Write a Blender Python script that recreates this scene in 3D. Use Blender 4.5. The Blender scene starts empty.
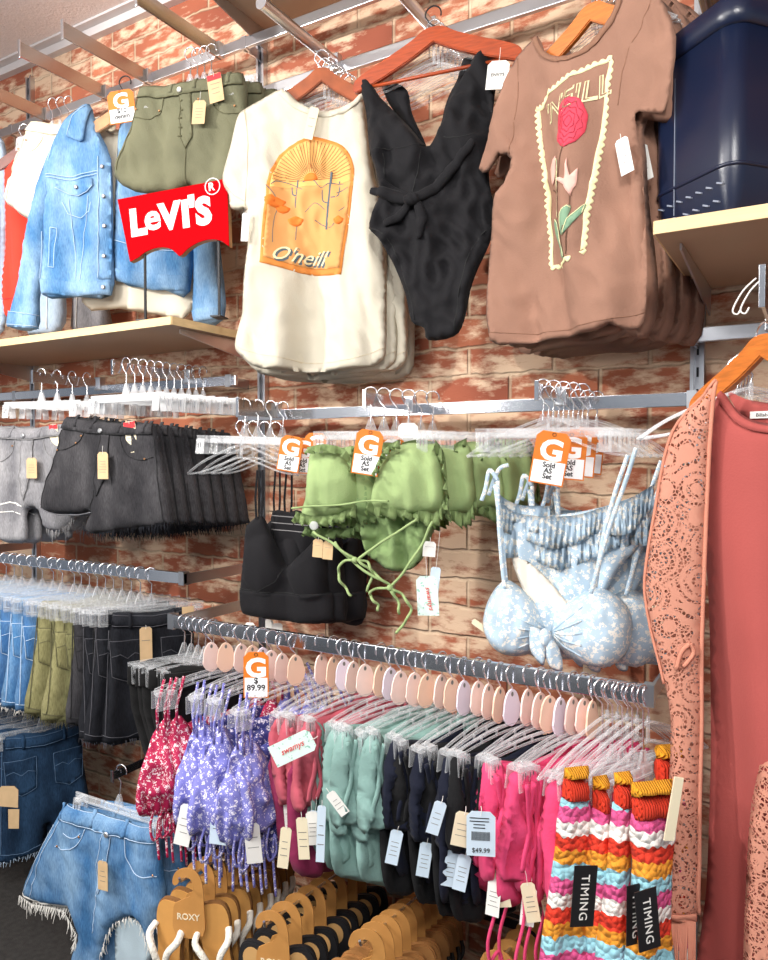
import bpy, bmesh, math, random
import numpy as np
from mathutils import Vector, Matrix, noise
from mathutils.geometry import delaunay_2d_cdt
random.seed(7)
SC = bpy.context.scene
COL = SC.collection
PI = math.pi
# ---------------------------------------------------------------- camera
CAM = Vector((0, -1.85, 1.5)); YAW = math.radians(30.5); PITCH = math.radians(1.63); FPX = 740.0
cd = bpy.data.cameras.new('camera'); cam = bpy.data.objects.new('camera', cd); COL.objects.link(cam)
cam.location = CAM; cam.rotation_euler = (PI/2-PITCH, 0, YAW)
cd.sensor_fit = 'VERTICAL'; cd.sensor_height = 36; cd.lens = FPX/960*36
SC.camera = cam
# ---------------------------------------------------------------- world, lamps, exposure
W = bpy.data.worlds.new('world'); SC.world = W; W.use_nodes = True
nt = W.node_tree; bg = nt.nodes['Background']
tc = nt.nodes.new('ShaderNodeTexCoord'); nz = nt.nodes.new('ShaderNodeTexNoise'); cr = nt.nodes.new('ShaderNodeValToRGB')
nz.inputs['Scale'].default_value = 4.5; nz.inputs['Detail'].default_value = 3
cr.color_ramp.elements[0].position = .42; cr.color_ramp.elements[0].color = (.2,.24,.3,1)
cr.color_ramp.elements[1].position = .58; cr.color_ramp.elements[1].color = (.95,.96,1,1)
nt.links.new(tc.outputs['Generated'], nz.inputs['Vector']); nt.links.new(nz.outputs['Fac'], cr.inputs['Fac'])
nt.links.new(cr.outputs['Color'], bg.inputs['Color']); bg.inputs['Strength'].default_value = .5
def area(name, loc, target, size, power, color=(1,.985,.965), sy=None):
    l = bpy.data.lights.new(name, 'AREA'); l.shape = 'RECTANGLE'; l.size = size; l.size_y = sy or size; l.energy = power; l.color = color
    o = bpy.data.objects.new(name, l); COL.objects.link(o); o.location = loc
    o.rotation_euler = (Vector(target)-Vector(loc)).to_track_quat('-Z','Y').to_euler(); return o
area('ceiling_lamp', (-1.4,-2.3,3.0), (-1.4,-1.0,.9), 1.6, 62)
area('ceiling_lamp', (.7,-2.6,3.0), (.1,-.9,.9), 1.2, 36)
def spot(name, loc, target, power, angle, rad, color=(1,.97,.93)):
    l = bpy.data.lights.new(name, 'SPOT'); l.energy = power; l.spot_size = math.radians(angle); l.spot_blend = .4; l.shadow_soft_size = rad; l.color = color
    o = bpy.data.objects.new(name, l); COL.objects.link(o); o.location = loc
    o.rotation_euler = (Vector(target)-Vector(loc)).to_track_quat('-Z','Y').to_euler(); return o
spot('track_spot', (-2.9,-2.3,2.85), (-1.0,0,1.95), 205, 75, .05)
spot('track_spot', (.4,-2.4,2.9), (-.7,-.3,1.4), 85, 80, .12)
pl = bpy.data.lights.new('bounce_fill', 'POINT'); pl.energy = 55; pl.shadow_soft_size = .2; pl.color = (1,.97,.93)  # added unseen fill, stands in for bounce light on ceiling and wall
po = bpy.data.objects.new('bounce_fill', pl); COL.objects.link(po); po.location = (-2.1,-2.5,2.0)
SC.view_settings.view_transform = 'Standard'; SC.view_settings.look = 'None'; SC.view_settings.gamma = 1
SC.view_settings.use_curve_mapping = False; SC.view_settings.exposure = .32
SC.cycles.transparent_max_bounces = 40; SC.cycles.max_bounces = 8
# ---------------------------------------------------------------- pixel <-> place
RGT = Vector((math.cos(YAW), math.sin(YAW), 0)); F0 = Vector((-math.sin(YAW), math.cos(YAW), 0))
FWD = F0*math.cos(PITCH)-Vector((0,0,math.sin(PITCH))); UPV = F0*math.sin(PITCH)+Vector((0,0,math.cos(PITCH)))
def ray(u, v): return FWD+RGT*((u-384)/FPX)-UPV*((v-480)/FPX)
def P(u, v, off): d = ray(u, v); return CAM+d*((-off-CAM.y)/d.y)
def PX(u, v, X): d = ray(u, v); return CAM+d*((X-CAM.x)/d.x)
class Fr:
    def __init__(s, o, yaw):
        s.o = Vector(o); s.yaw = math.radians(yaw); s.ax = Vector((math.cos(s.yaw), math.sin(s.yaw), 0)); s.n = Vector((math.sin(s.yaw), -math.cos(s.yaw), 0))
    def L(s, u, v):
        d = ray(u, v); k = (s.o-CAM).dot(s.n)/d.dot(s.n); p = CAM+d*k-s.o; return (p.dot(s.ax), p.z)
    def pts(s, l): return [s.L(*q) for q in l]
# ---------------------------------------------------------------- materials
def newmat(name):
    m = bpy.data.materials.new(name); m.use_nodes = True; n = m.node_tree; b = n.nodes['Principled BSDF']; return m, n, b
def c4(c): return (c[0], c[1], c[2], 1)
def hexc(h):
    h = h.lstrip('#')
    v = [int(h[i:i+2], 16)/255 for i in (0,2,4)]; return tuple(x/12.92 if x <= .04045 else ((x+.055)/1.055)**2.4 for x in v)
def mat(name, col, rough=.7, metal=0, bump=0, bscale=200, var=0, vscale=6, sheen=0, spec=None, stretch=None):
    if isinstance(col, str): col = hexc(col)
    m, n, b = newmat(name)
    b.inputs['Base Color'].default_value = c4(col); b.inputs['Roughness'].default_value = rough; b.inputs['Metallic'].default_value = metal
    if spec is not None: b.inputs['Specular IOR Level'].default_value = spec
    if sheen: b.inputs['Sheen Weight'].default_value = sheen
    t = n.nodes.new('ShaderNodeTexCoord'); src = t.outputs['Object']
    if stretch:
        mp = n.nodes.new('ShaderNodeMapping'); mp.inputs['Scale'].default_value = stretch; n.links.new(src, mp.inputs['Vector']); src = mp.outputs['Vector']
    if var:
        z = n.nodes.new('ShaderNodeTexNoise'); z.inputs['Scale'].default_value = vscale; z.inputs['Detail'].default_value = 4
        r = n.nodes.new('ShaderNodeValToRGB'); r.color_ramp.elements[0].position = .3; r.color_ramp.elements[1].position = .7
        r.color_ramp.elements[0].color = c4([x*(1-var) for x in col]); r.color_ramp.elements[1].color = c4([min(1, x*(1+var)) for x in col])
        n.links.new(src, z.inputs['Vector']); n.links.new(z.outputs['Fac'], r.inputs['Fac']); n.links.new(r.outputs['Color'], b.inputs['Base Color'])
    if bump:
        z = n.nodes.new('ShaderNodeTexNoise'); z.inputs['Scale'].default_value = bscale; z.inputs['Detail'].default_value = 3
        bp = n.nodes.new('ShaderNodeBump'); bp.inputs['Strength'].default_value = bump; bp.inputs['Distance'].default_value = .004
        n.links.new(src, z.inputs['Vector']); n.links.new(z.outputs['Fac'], bp.inputs['Height']); n.links.new(bp.outputs['Normal'], b.inputs['Normal'])
    return m
def fabric(name, col, var=.12, bump=.25, **k): return mat(name, col, .85, 0, bump, 260, var, 9, .03, .25, **k)
def denim(name, col, fade, amt=.5):
    if isinstance(col, str): col = hexc(col)
    if isinstance(fade, str): fade = hexc(fade)
    m, n, b = newmat(name); b.inputs['Roughness'].default_value = .9; b.inputs['Specular IOR Level'].default_value = .2
    t = n.nodes.new('ShaderNodeTexCoord')
    z = n.nodes.new('ShaderNodeTexNoise'); z.inputs['Scale'].default_value = 11; z.inputs['Detail'].default_value = 5
    mp = n.nodes.new('ShaderNodeMapping'); mp.inputs['Scale'].default_value = (1, 1, .45); n.links.new(t.outputs['Object'], mp.inputs['Vector']); n.links.new(mp.outputs['Vector'], z.inputs['Vector'])
    r = n.nodes.new('ShaderNodeValToRGB'); r.color_ramp.elements[0].position = .36; r.color_ramp.elements[1].position = .68
    r.color_ramp.elements[0].color = c4(col); r.color_ramp.elements[1].color = c4([a*(1-amt)+f*amt for a, f in zip(col, fade)])
    n.links.new(z.outputs['Fac'], r.inputs['Fac'])
    f = n.nodes.new('ShaderNodeTexNoise'); f.inputs['Scale'].default_value = 380; f.inputs['Detail'].default_value = 2
    mp2 = n.nodes.new('ShaderNodeMapping'); mp2.inputs['Scale'].default_value = (1, 1, .18); n.links.new(t.outputs['Object'], mp2.inputs['Vector']); n.links.new(mp2.outputs['Vector'], f.inputs['Vector'])
    mx = n.nodes.new('ShaderNodeMix'); mx.data_type = 'RGBA'; mx.blend_type = 'SOFT_LIGHT'; mx.inputs['Factor'].default_value = .7
    n.links.new(r.outputs['Color'], mx.inputs['A']); n.links.new(f.outputs['Fac'], mx.inputs['B']); n.links.new(mx.outputs['Result'], b.inputs['Base Color'])
    bp = n.nodes.new('ShaderNodeBump'); bp.inputs['Strength'].default_value = .35; bp.inputs['Distance'].default_value = .003
    n.links.new(f.outputs['Fac'], bp.inputs['Height']); n.links.new(bp.outputs['Normal'], b.inputs['Normal']); return m
def clear(name, tint=(.93,.95,.97), lo=.22, hi=.75, rough=.12):
    m, n, b = newmat(name); b.inputs['Base Color'].default_value = c4(tint); b.inputs['Roughness'].default_value = rough; b.inputs['Specular IOR Level'].default_value = .8
    tr = n.nodes.new('ShaderNodeBsdfTransparent'); mx = n.nodes.new('ShaderNodeMixShader'); lw = n.nodes.new('ShaderNodeLayerWeight'); lw.inputs['Blend'].default_value = .35
    mr = n.nodes.new('ShaderNodeMapRange'); mr.inputs['To Min'].default_value = lo; mr.inputs['To Max'].default_value = hi
    n.links.new(lw.outputs['Facing'], mr.inputs['Value']); n.links.new(mr.outputs['Result'], mx.inputs[0]); n.links.new(tr.outputs[0], mx.inputs[1]); n.links.new(b.outputs[0], mx.inputs[2])
    n.links.new(mx.outputs[0], n.nodes['Material Output'].inputs['Surface']); return m
def printed(name, base, ink, scale=55, th=.32, base2=None, th2=0):
    if isinstance(base, str): base = hexc(base)
    if isinstance(ink, str): ink = hexc(ink)
    m, n, b = newmat(name); b.inputs['Roughness'].default_value = .75
    t = n.nodes.new('ShaderNodeTexCoord'); v = n.nodes.new('ShaderNodeTexVoronoi'); v.inputs['Scale'].default_value = scale
    nz = n.nodes.new('ShaderNodeTexNoise'); nz.inputs['Scale'].default_value = scale*2.2
    ad = n.nodes.new('ShaderNodeMix'); ad.data_type = 'RGBA'; ad.blend_type = 'LINEAR_LIGHT'; ad.inputs['Factor'].default_value = .012
    n.links.new(t.outputs['Object'], nz.inputs['Vector']); n.links.new(t.outputs['Object'], ad.inputs['A']); n.links.new(nz.outputs['Color'], ad.inputs['B'])
    n.links.new(ad.outputs['Result'], v.inputs['Vector'])
    r = n.nodes.new('ShaderNodeValToRGB'); r.color_ramp.interpolation = 'CONSTANT'; r.color_ramp.elements[0].color = c4(ink); r.color_ramp.elements[1].position = th; r.color_ramp.elements[1].color = c4(base)
    n.links.new(v.outputs['Distance'], r.inputs['Fac']); n.links.new(r.outputs['Color'], b.inputs['Base Color']); return m
M = {}
M['chrome'] = mat('chrome metal', (.72,.74,.78), .16, 1, .03, 30)
M['steel'] = mat('brushed steel', (.62,.63,.66), .3, 1, .05, 60, .1, 3)
M['warm_steel'] = mat('steel tinted for reflection', (.46,.42,.38), .22, 1)  # steel, with its brown reflection put into the base colour
M['wire'] = mat('hook wire', (.85,.85,.88), .22, 1)
M['darkmetal'] = mat('black metal', (.02,.02,.022), .4, .3)
M['clear'] = clear('clear plastic', lo=.12, hi=.62)
M['clearw'] = clear('milky plastic', (.93,.94,.95), .3, .8, .25)
M['disc'] = mat('pale pink plastic disc', '#f3d6cc', .35, var=.06, vscale=20)
M['disc2'] = mat('pale lilac plastic disc', '#e6dbe8', .35)
M['disc3'] = mat('pale peach plastic disc', '#f0c9b0', .35)
M['wood_red'] = mat('cherry wood', '#a5431a', .35, 0, .1, 60, .25, 25, stretch=(1,1,8))
M['wood_or'] = mat('orange wood', '#c9702a', .38, 0, .1, 60, .2, 25, stretch=(1,1,8))
M['wood_dk'] = mat('dark wood', '#6b2e1c', .4, 0, .1, 60, .2, 25)
M['wood_tan'] = mat('tan wood', '#b98a5e', .4, 0, .1, 60, .2, 25)
M['maple'] = mat('maple edge', '#e8c996', .5, 0, .05, 60, .12, 14, stretch=(.3,1,4))
M['shelf_under'] = mat('shelf laminate', '#b99a7d', .5, 0, .03, 60, .06, 4)
M['paper'] = mat('white card', '#f2f0ea', .7); M['kraft'] = mat('kraft card', '#d3b287', .8, var=.08, vscale=30)
M['beige'] = mat('beige card', '#e9dcbd', .7); M['ink'] = mat('black print', '#262626', .7); M['inkgrey'] = mat('grey print', '#77746f', .7)
M['bluecard'] = mat('pale blue card', '#cfe0ee', .6); M['mint'] = printed('mint card', '#d8ece4', '#8fc4b2', 70, .25)
M['orange'] = mat('orange card', '#e07a1c', .55); M['red'] = mat('sign red', '#b3050f', .95, spec=.05); M['white'] = mat('sign white', '#ffffff', .5)
M['redlabel'] = mat('red label', '#d9262e', .6)
# ---------------------------------------------------------------- mesh helpers
def link(name, me, m=None, parent=None, smooth=True):
    o = bpy.data.objects.new(name, me); COL.objects.link(o)
    if m is not None: me.materials.append(m)
    if smooth: me.polygons.foreach_set('use_smooth', [True]*len(me.polygons))
    if parent is not None: o.parent = parent
    return o
def build(name, bm, m=None, parent=None, smooth=False):
    me = bpy.data.meshes.new(name); bmesh.ops.recalc_face_normals(bm, faces=bm.faces); bm.to_mesh(me); bm.free(); return link(name, me, m, parent, smooth)
def tag(o, label=None, cat=None, group=None, kind=None):
    if label: o['label'] = label
    if cat: o['category'] = cat
    if group: o['group'] = group
    if kind: o['kind'] = kind
    return o
def thing(name, label, cat, loc=(0,0,0), yaw=0, group=None):
    o = bpy.data.objects.new(name, None); COL.objects.link(o); o.location = loc; o.rotation_euler = (0,0,math.radians(yaw)); o.empty_display_size = .05
    return tag(o, label, cat, group)
def copytree(r, loc, yaw, label=None, group=None, mats=None, swing=0):
    c = r.copy(); COL.objects.link(c); c.location = loc; c.rotation_euler = (0,math.radians(swing),math.radians(yaw))
    if label: c['label'] = label
    if group: c['group'] = group
    for ch in list(r.children):
        if ch.get('proto_skip'): continue
        d = ch.copy(); COL.objects.link(d); d.parent = c
        for g in list(ch.children):
            e = g.copy(); COL.objects.link(e); e.parent = d
    return c
def box(bm, c, s, rot=None, bev=0):
    mtx = Matrix.Translation(c) @ (rot.to_4x4() if rot else Matrix.Identity(4)) @ Matrix.Diagonal((s[0],s[1],s[2],1))
    r = bmesh.ops.create_cube(bm, size=1, matrix=mtx)
    if bev:
        es = list({e for v in r['verts'] for e in v.link_edges})
        bmesh.ops.bevel(bm, geom=es, offset=bev, segments=2, profile=.6, affect='EDGES')
def tube(bm, pts, r, n=6, cap=True, flat=1.0):
    pts = [Vector(p) for p in pts]; rings = []; prev = None
    for i, p in enumerate(pts):
        d = (pts[min(i+1, len(pts)-1)]-pts[max(i-1, 0)])
        if d.length < 1e-9: d = Vector((0,0,1))
        d.normalize()
        a = prev if prev is not None else (Vector((0,1,0)) if abs(d.y) < .9 else Vector((1,0,0)))
        a = (a-d*a.dot(d)); a.normalize(); prev = a; b = d.cross(a)
        rr = r[i] if isinstance(r, (list, tuple)) else r
        rings.append([bm.verts.new(p+a*math.cos(2*PI*k/n)*rr*flat+b*math.sin(2*PI*k/n)*rr) for k in range(n)])
    for i in range(len(rings)-1):
        for k in range(n): bm.faces.new((rings[i][k], rings[i][(k+1)%n], rings[i+1][(k+1)%n], rings[i+1][k]))
    if cap: bm.faces.new(rings[0]); bm.faces.new(rings[-1][::-1])
def smoothline(pts, k=6, closed=False):
    pts = [np.array(p, float) for p in pts]; n = len(pts); out = []
    for i in range(n if closed else n-1):
        g = (lambda j: pts[j % n]) if closed else (lambda j: pts[max(0, min(n-1, j))])
        p0, p1, p2, p3 = g(i-1), g(i), g(i+1), g(i+2)
        for j in range(k):
            t = j/k; out.append(.5*((2*p1)+(-p0+p2)*t+(2*p0-5*p1+4*p2-p3)*t*t+(-p0+3*p1-3*p2+p3)*t**3))
    if not closed: out.append(pts[-1])
    return [tuple(p) for p in out]
def resample(poly, h):
    out = []; n = len(poly)
    for i in range(n):
        a = np.array(poly[i], float); b = np.array(poly[(i+1)%n], float); L = np.linalg.norm(b-a)
        if L < 1e-6: continue
        k = max(1, int(round(L/h)))
        for j in range(k): out.append(tuple(a+(b-a)*j/k))
    return out
def seg_dist(pts, poly):
    A = np.array(poly, float); B = np.roll(A, -1, 0); pts = np.asarray(pts, float); best = np.full(len(pts), 1e9)
    for a, b in zip(A, B):
        d = b-a; L = d.dot(d)
        if L < 1e-14: continue
        t = np.clip(((pts-a)@d)/L, 0, 1); q = a+t[:,None]*d; best = np.minimum(best, np.hypot(*(pts-q).T))
    return best
def inside(pts, poly):
    pts = np.asarray(pts, float); A = np.array(poly, float); r = np.zeros(len(pts), bool); x, y = pts[:,0], pts[:,1]; j = len(A)-1
    for i in range(len(A)):
        xi, yi = A[i]; xj, yj = A[j]
        if yi != yj:
            c = ((yi > y) != (yj > y)) & (x < (xj-xi)*(y-yi)/(yj-yi)+xi); r ^= c
        j = i
    return r
def cdt(poly, h, holes=()):
    loops = [poly]+list(holes); V = []; E = []
    for lp in loops:
        s = len(V); V += list(lp); E += [(s+i, s+(i+1)%len(lp)) for i in range(len(lp))]
    A = np.array(poly); x0, y0 = A.min(0); x1, y1 = A.max(0); g = []; row = 0; y = y0+h*.5
    while y < y1:
        x = x0+(h*.5 if row % 2 else 0)
        while x < x1: g.append((x+random.uniform(-.12,.12)*h, y+random.uniform(-.1,.1)*h)); x += h
        y += h*.87; row += 1
    if g:
        g = np.array(g); ok = inside(g, poly) & (seg_dist(g, poly) > h*.5)
        for hl in holes: ok &= ~inside(g, hl) & (seg_dist(g, hl) > h*.5)
        V += [tuple(p) for p in g[ok]]
    r = delaunay_2d_cdt([Vector(p) for p in V], E, [], 0, 1e-7)
    vs = np.array([tuple(p) for p in r[0]]); fs = [f for f in r[2]]
    ce = np.array([vs[list(f)].mean(0) for f in fs]); ok = inside(ce, poly)
    for hl in holes: ok &= ~inside(ce, hl)
    return vs, [tuple(f) for f, k in zip(fs, ok) if k]
class Cloth:
    """a soft closed shell: outline (x, z) in the garment's own plane, real thickness, folds"""
    def __init__(s, out, holes=(), t=.014, R=.045, fold=.006, ff=14, seed=0, h=.014, bumps=(), smooth=3, crease=0, vary=1.0, fz=2.5, y0=0, edge=.7, k0=.35):
        s.k0 = k0
        s.out = resample(smoothline(out, smooth, True) if smooth else out, h); s.holes = [resample(q, h) for q in holes]
        s.t, s.R, s.A, s.ff, s.seed, s.h, s.bumps, s.crease, s.vary, s.fz, s.y0, s.edge = t, R, fold, ff, seed, h, bumps, crease, vary, fz, y0, edge
        s.zt = max(p[1] for p in s.out); s.zb = min(p[1] for p in s.out)
    def ys(s, P2):
        P2 = np.asarray(P2, float).reshape(-1, 2); d = seg_dist(P2, s.out)
        for q in s.holes: d = np.minimum(d, seg_dist(P2, q))
        inn = inside(P2, s.out); d = np.where(inn, d, 0)
        f = np.sqrt(np.clip(1-(1-np.minimum(d/s.R, 1))**2, 0, 1)); base = np.zeros(len(P2)); cr = np.zeros(len(P2))
        for i, (x, z) in enumerate(P2):
            k = s.k0+(1-s.k0)*min(1, 1.5*(s.zt-z)/max(1e-6, s.zt-s.zb))
            w = noise.noise(Vector((x*5, z*s.fz, s.seed*3.1)))
            base[i] = s.A*k*(math.sin(2*PI*s.ff*(x+.035*s.vary*w)+s.seed*1.7)*.6+noise.noise(Vector((x*14, z*s.fz*1.6, s.seed+9)))*.9+2.4*(.22-abs(noise.noise(Vector((x*s.ff*1.5+z*1.1, z*s.fz*.8, s.seed+4))))))
            if s.crease: cr[i] = s.crease*(abs(noise.noise(Vector((x*26+z*9, z*13-x*6, s.seed+2))))-.2)
        bp = np.zeros(len(P2))
        for (cx, cz, rx, rz, a) in s.bumps:
            q = ((P2[:,0]-cx)/rx)**2+((P2[:,1]-cz)/rz)**2; bp = np.maximum(bp, a*np.sqrt(np.clip(1-q, 0, 1)))
        g = s.edge+(1-s.edge)*f
        return s.y0+base*g-s.t*f-bp*f+cr*f, s.y0+base*g+s.t*f*.7
    def yf(s, x, z): return float(s.ys([(x, z)])[0][0])
    def mesh(s, name, m, parent, sub=0):
        vs, fs = cdt(s.out, s.h, s.holes); F, Bk = s.ys(vs); bd = seg_dist(vs, s.out)
        for q in s.holes: bd = np.minimum(bd, seg_dist(vs, q))
        n = len(vs); co = [(vs[i][0], F[i], vs[i][1]) for i in range(n)]; idx = {}
        for i in range(n):
            if bd[i] < 1e-5: idx[i] = i
            else: idx[i] = len(co); co.append((vs[i][0], Bk[i], vs[i][1]))
        faces = []
        for f in fs:
            a, b, c = f; A, B, C = vs[a], vs[b], vs[c]
            if (B[0]-A[0])*(C[1]-A[1])-(B[1]-A[1])*(C[0]-A[0]) < 0: f = (a, c, b)
            faces.append(f)
            g = tuple(idx[i] for i in f[::-1])
            if set(g) != set(f): faces.append(g)
        me = bpy.data.meshes.new(name); me.from_pydata(co, [], faces); me.update(); return link(name, me, m, parent)
    def line(s, name, pts, r, m, parent, n=5, step=.008, off=0, flat=.6, dash=0):
        bm = bmesh.new(); s.addline(bm, pts, r, n, step, off, flat, dash); return build(name, bm, m, parent, True)
    def addline(s, bm, pts, r, n=5, step=.008, off=0, flat=.6, dash=0):
        p2 = []
        for a, b in zip(pts[:-1], pts[1:]):
            L = math.dist(a, b); k = max(1, int(L/step))
            for j in range(k): p2.append((a[0]+(b[0]-a[0])*j/k, a[1]+(b[1]-a[1])*j/k))
        p2.append(tuple(pts[-1])); Y = s.ys(p2)[0]; pp = [(q[0], y-off, q[1]) for q, y in zip(p2, Y)]
        tube(bm, pp, r, n, True, flat)
    def patch(s, name, out, m, parent, off=.0012, th=.0014, h=None, smooth=0, holes=()):
        o = resample(smoothline(out, smooth, True) if smooth else out, h or s.h*.7); hs = [resample(q, h or s.h*.7) for q in holes]
        vs, fs = cdt(o, h or s.h*.7, hs); F = s.ys(vs)[0]; n = len(vs)
        co = [(vs[i][0], F[i]-off-th, vs[i][1]) for i in range(n)]+[(vs[i][0], F[i]-off+.001, vs[i][1]) for i in range(n)]; faces = []
        ec = {}
        for f in fs:
            a, b, c = f; A, B, C = vs[a], vs[b], vs[c]
            if (B[0]-A[0])*(C[1]-A[1])-(B[1]-A[1])*(C[0]-A[0]) < 0: f = (a, c, b)
            faces.append(f); faces.append(tuple(i+n for i in f[::-1]))
            for i in range(3):
                e = (f[i], f[(i+1)%3]); ec[e] = 1
        for (a, b) in list(ec):
            if (b, a) not in ec: faces.append((b, a, a+n, b+n))
        me = bpy.data.meshes.new(name); me.from_pydata(co, [], faces); me.update(); return link(name, me, m, parent)
    def text(s, name, txt, org, ex, ez, size, m, parent, off=.003, shear=0, bold=0, curve=None):
        co, fs = textgeo(txt, size, shear, bold); q = [(org[0]+ex[0]*x+ez[0]*y, org[1]+ex[1]*x+ez[1]*y+(curve(x) if curve else 0)) for x, y in co]
        Y = s.ys(q)[0]; me = bpy.data.meshes.new(name); me.from_pydata([(a[0], y-off, a[1]) for a, y in zip(q, Y)], [], fs); me.update(); return link(name, me, m, parent, False)
def textgeo(txt, size, shear=0, bold=0, align='LEFT', space=1.0):
    cu = bpy.data.curves.new('t', 'FONT'); cu.body = txt; cu.size = size; cu.shear = shear; cu.offset = bold; cu.align_x = align; cu.resolution_u = 3; cu.space_character = space
    o = bpy.data.objects.new('t', cu); COL.objects.link(o); dg = bpy.context.evaluated_depsgraph_get(); me = bpy.data.meshes.new_from_object(o.evaluated_get(dg))
    co = [(v.co.x, v.co.y) for v in me.vertices]; fs = [tuple(p.vertices) for p in me.polygons]
    bpy.data.objects.remove(o); bpy.data.curves.remove(cu); bpy.data.meshes.remove(me); return co, fs
def label_text(name, txt, size, m, parent, mtx, bold=0, align='CENTER', shear=0, space=1.0, thick=.0006, sx=1):
    """flat raised lettering in the x-z plane of its parent, facing -y, moved by mtx"""
    co, fs = textgeo(txt, size, shear, bold, align, space); bm = bmesh.new(); vs = [bm.verts.new(mtx @ Vector((x*sx, 0, y))) for x, y in co]
    for f in fs:
        try: bm.faces.new([vs[i] for i in f])
        except ValueError: pass
    if thick:
        r = bmesh.ops.extrude_face_region(bm, geom=list(bm.faces)); d = (mtx.to_3x3() @ Vector((0,-thick,0)))
        bmesh.ops.translate(bm, verts=[v for v in r['geom'] if isinstance(v, bmesh.types.BMVert)], vec=d)
    return build(name, bm, m, parent)
def prism(bm, out, y0, y1, mtx=None, bev=0):
    mtx = mtx or Matrix.Identity(4)
    vs = [bm.verts.new(mtx @ Vector((x, y0, z))) for x, z in out]; f = bm.faces.new(vs)
    r = bmesh.ops.extrude_face_region(bm, geom=[f]); nv = [v for v in r['geom'] if isinstance(v, bmesh.types.BMVert)]
    bmesh.ops.translate(bm, verts=nv, vec=(mtx.to_3x3() @ Vector((0, y1-y0, 0))))
    return f
ORD = ['first','second','third','fourth','fifth','sixth','seventh','eighth','ninth','tenth','eleventh','twelfth']
def tagcard(parent, name, loc, w, h, m, yaw=0, roll=0, lines=3, text=None, head=None, string=.03, ls=None, tilt=0):
    """paper tag hung from a short string; loc = top of the string in the parent's space"""
    R = Matrix.Translation(loc) @ Matrix.Rotation(math.radians(yaw), 4, 'Z') @ Matrix.Rotation(math.radians(roll), 4, 'Y') @ Matrix.Rotation(math.radians(tilt), 4, 'X')
    bm = bmesh.new(); c = w*.18
    o = [(-w/2+c,-string),(w/2-c,-string),(w/2,-string-c),(w/2,-string-h),(-w/2,-string-h),(-w/2,-string-c)]
    prism(bm, o, -.0006, .0006, R); t = build(name, bm, m, parent)
    bm = bmesh.new(); tube(bm, [R @ Vector(p) for p in ((0,0,0),(.001,-.002,-string*.5),(0,-.001,-string-c*.9))], .0006, 4); build('string', bm, M['paper'], t)
    if lines:
        bm = bmesh.new()
        for k in range(lines):
            z = -string-h*(.35+.5*k/max(1, lines)); ww = w*random.uniform(.45,.75)
            box(bm, (0,0,0), (ww,.0004,h*.013)); [setattr(v, 'co', R @ (v.co+Vector((0,-.001,z)))) for v in bm.verts[-8:]] if False else None
            for v in list(bm.verts)[-8:]: v.co = R @ (v.co+Vector((0,-.001,z)))
        build('print', bm, M['inkgrey'], t)
    if head:
        bm = bmesh.new(); box(bm, (0,-.0009,-string-h*.12), (w*.96,.0006,h*.2)); [setattr(v, 'co', R @ v.co) for v in bm.verts]; build('header', bm, head, t)
    if text: label_text('lettering', text, ls or w*.3, M['ink'], t, R @ Matrix.Translation((0,-.0012,-string-h*.55)))
    return t
def dark(c, k): return tuple(x*k for x in (hexc(c) if isinstance(c, str) else c))
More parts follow.
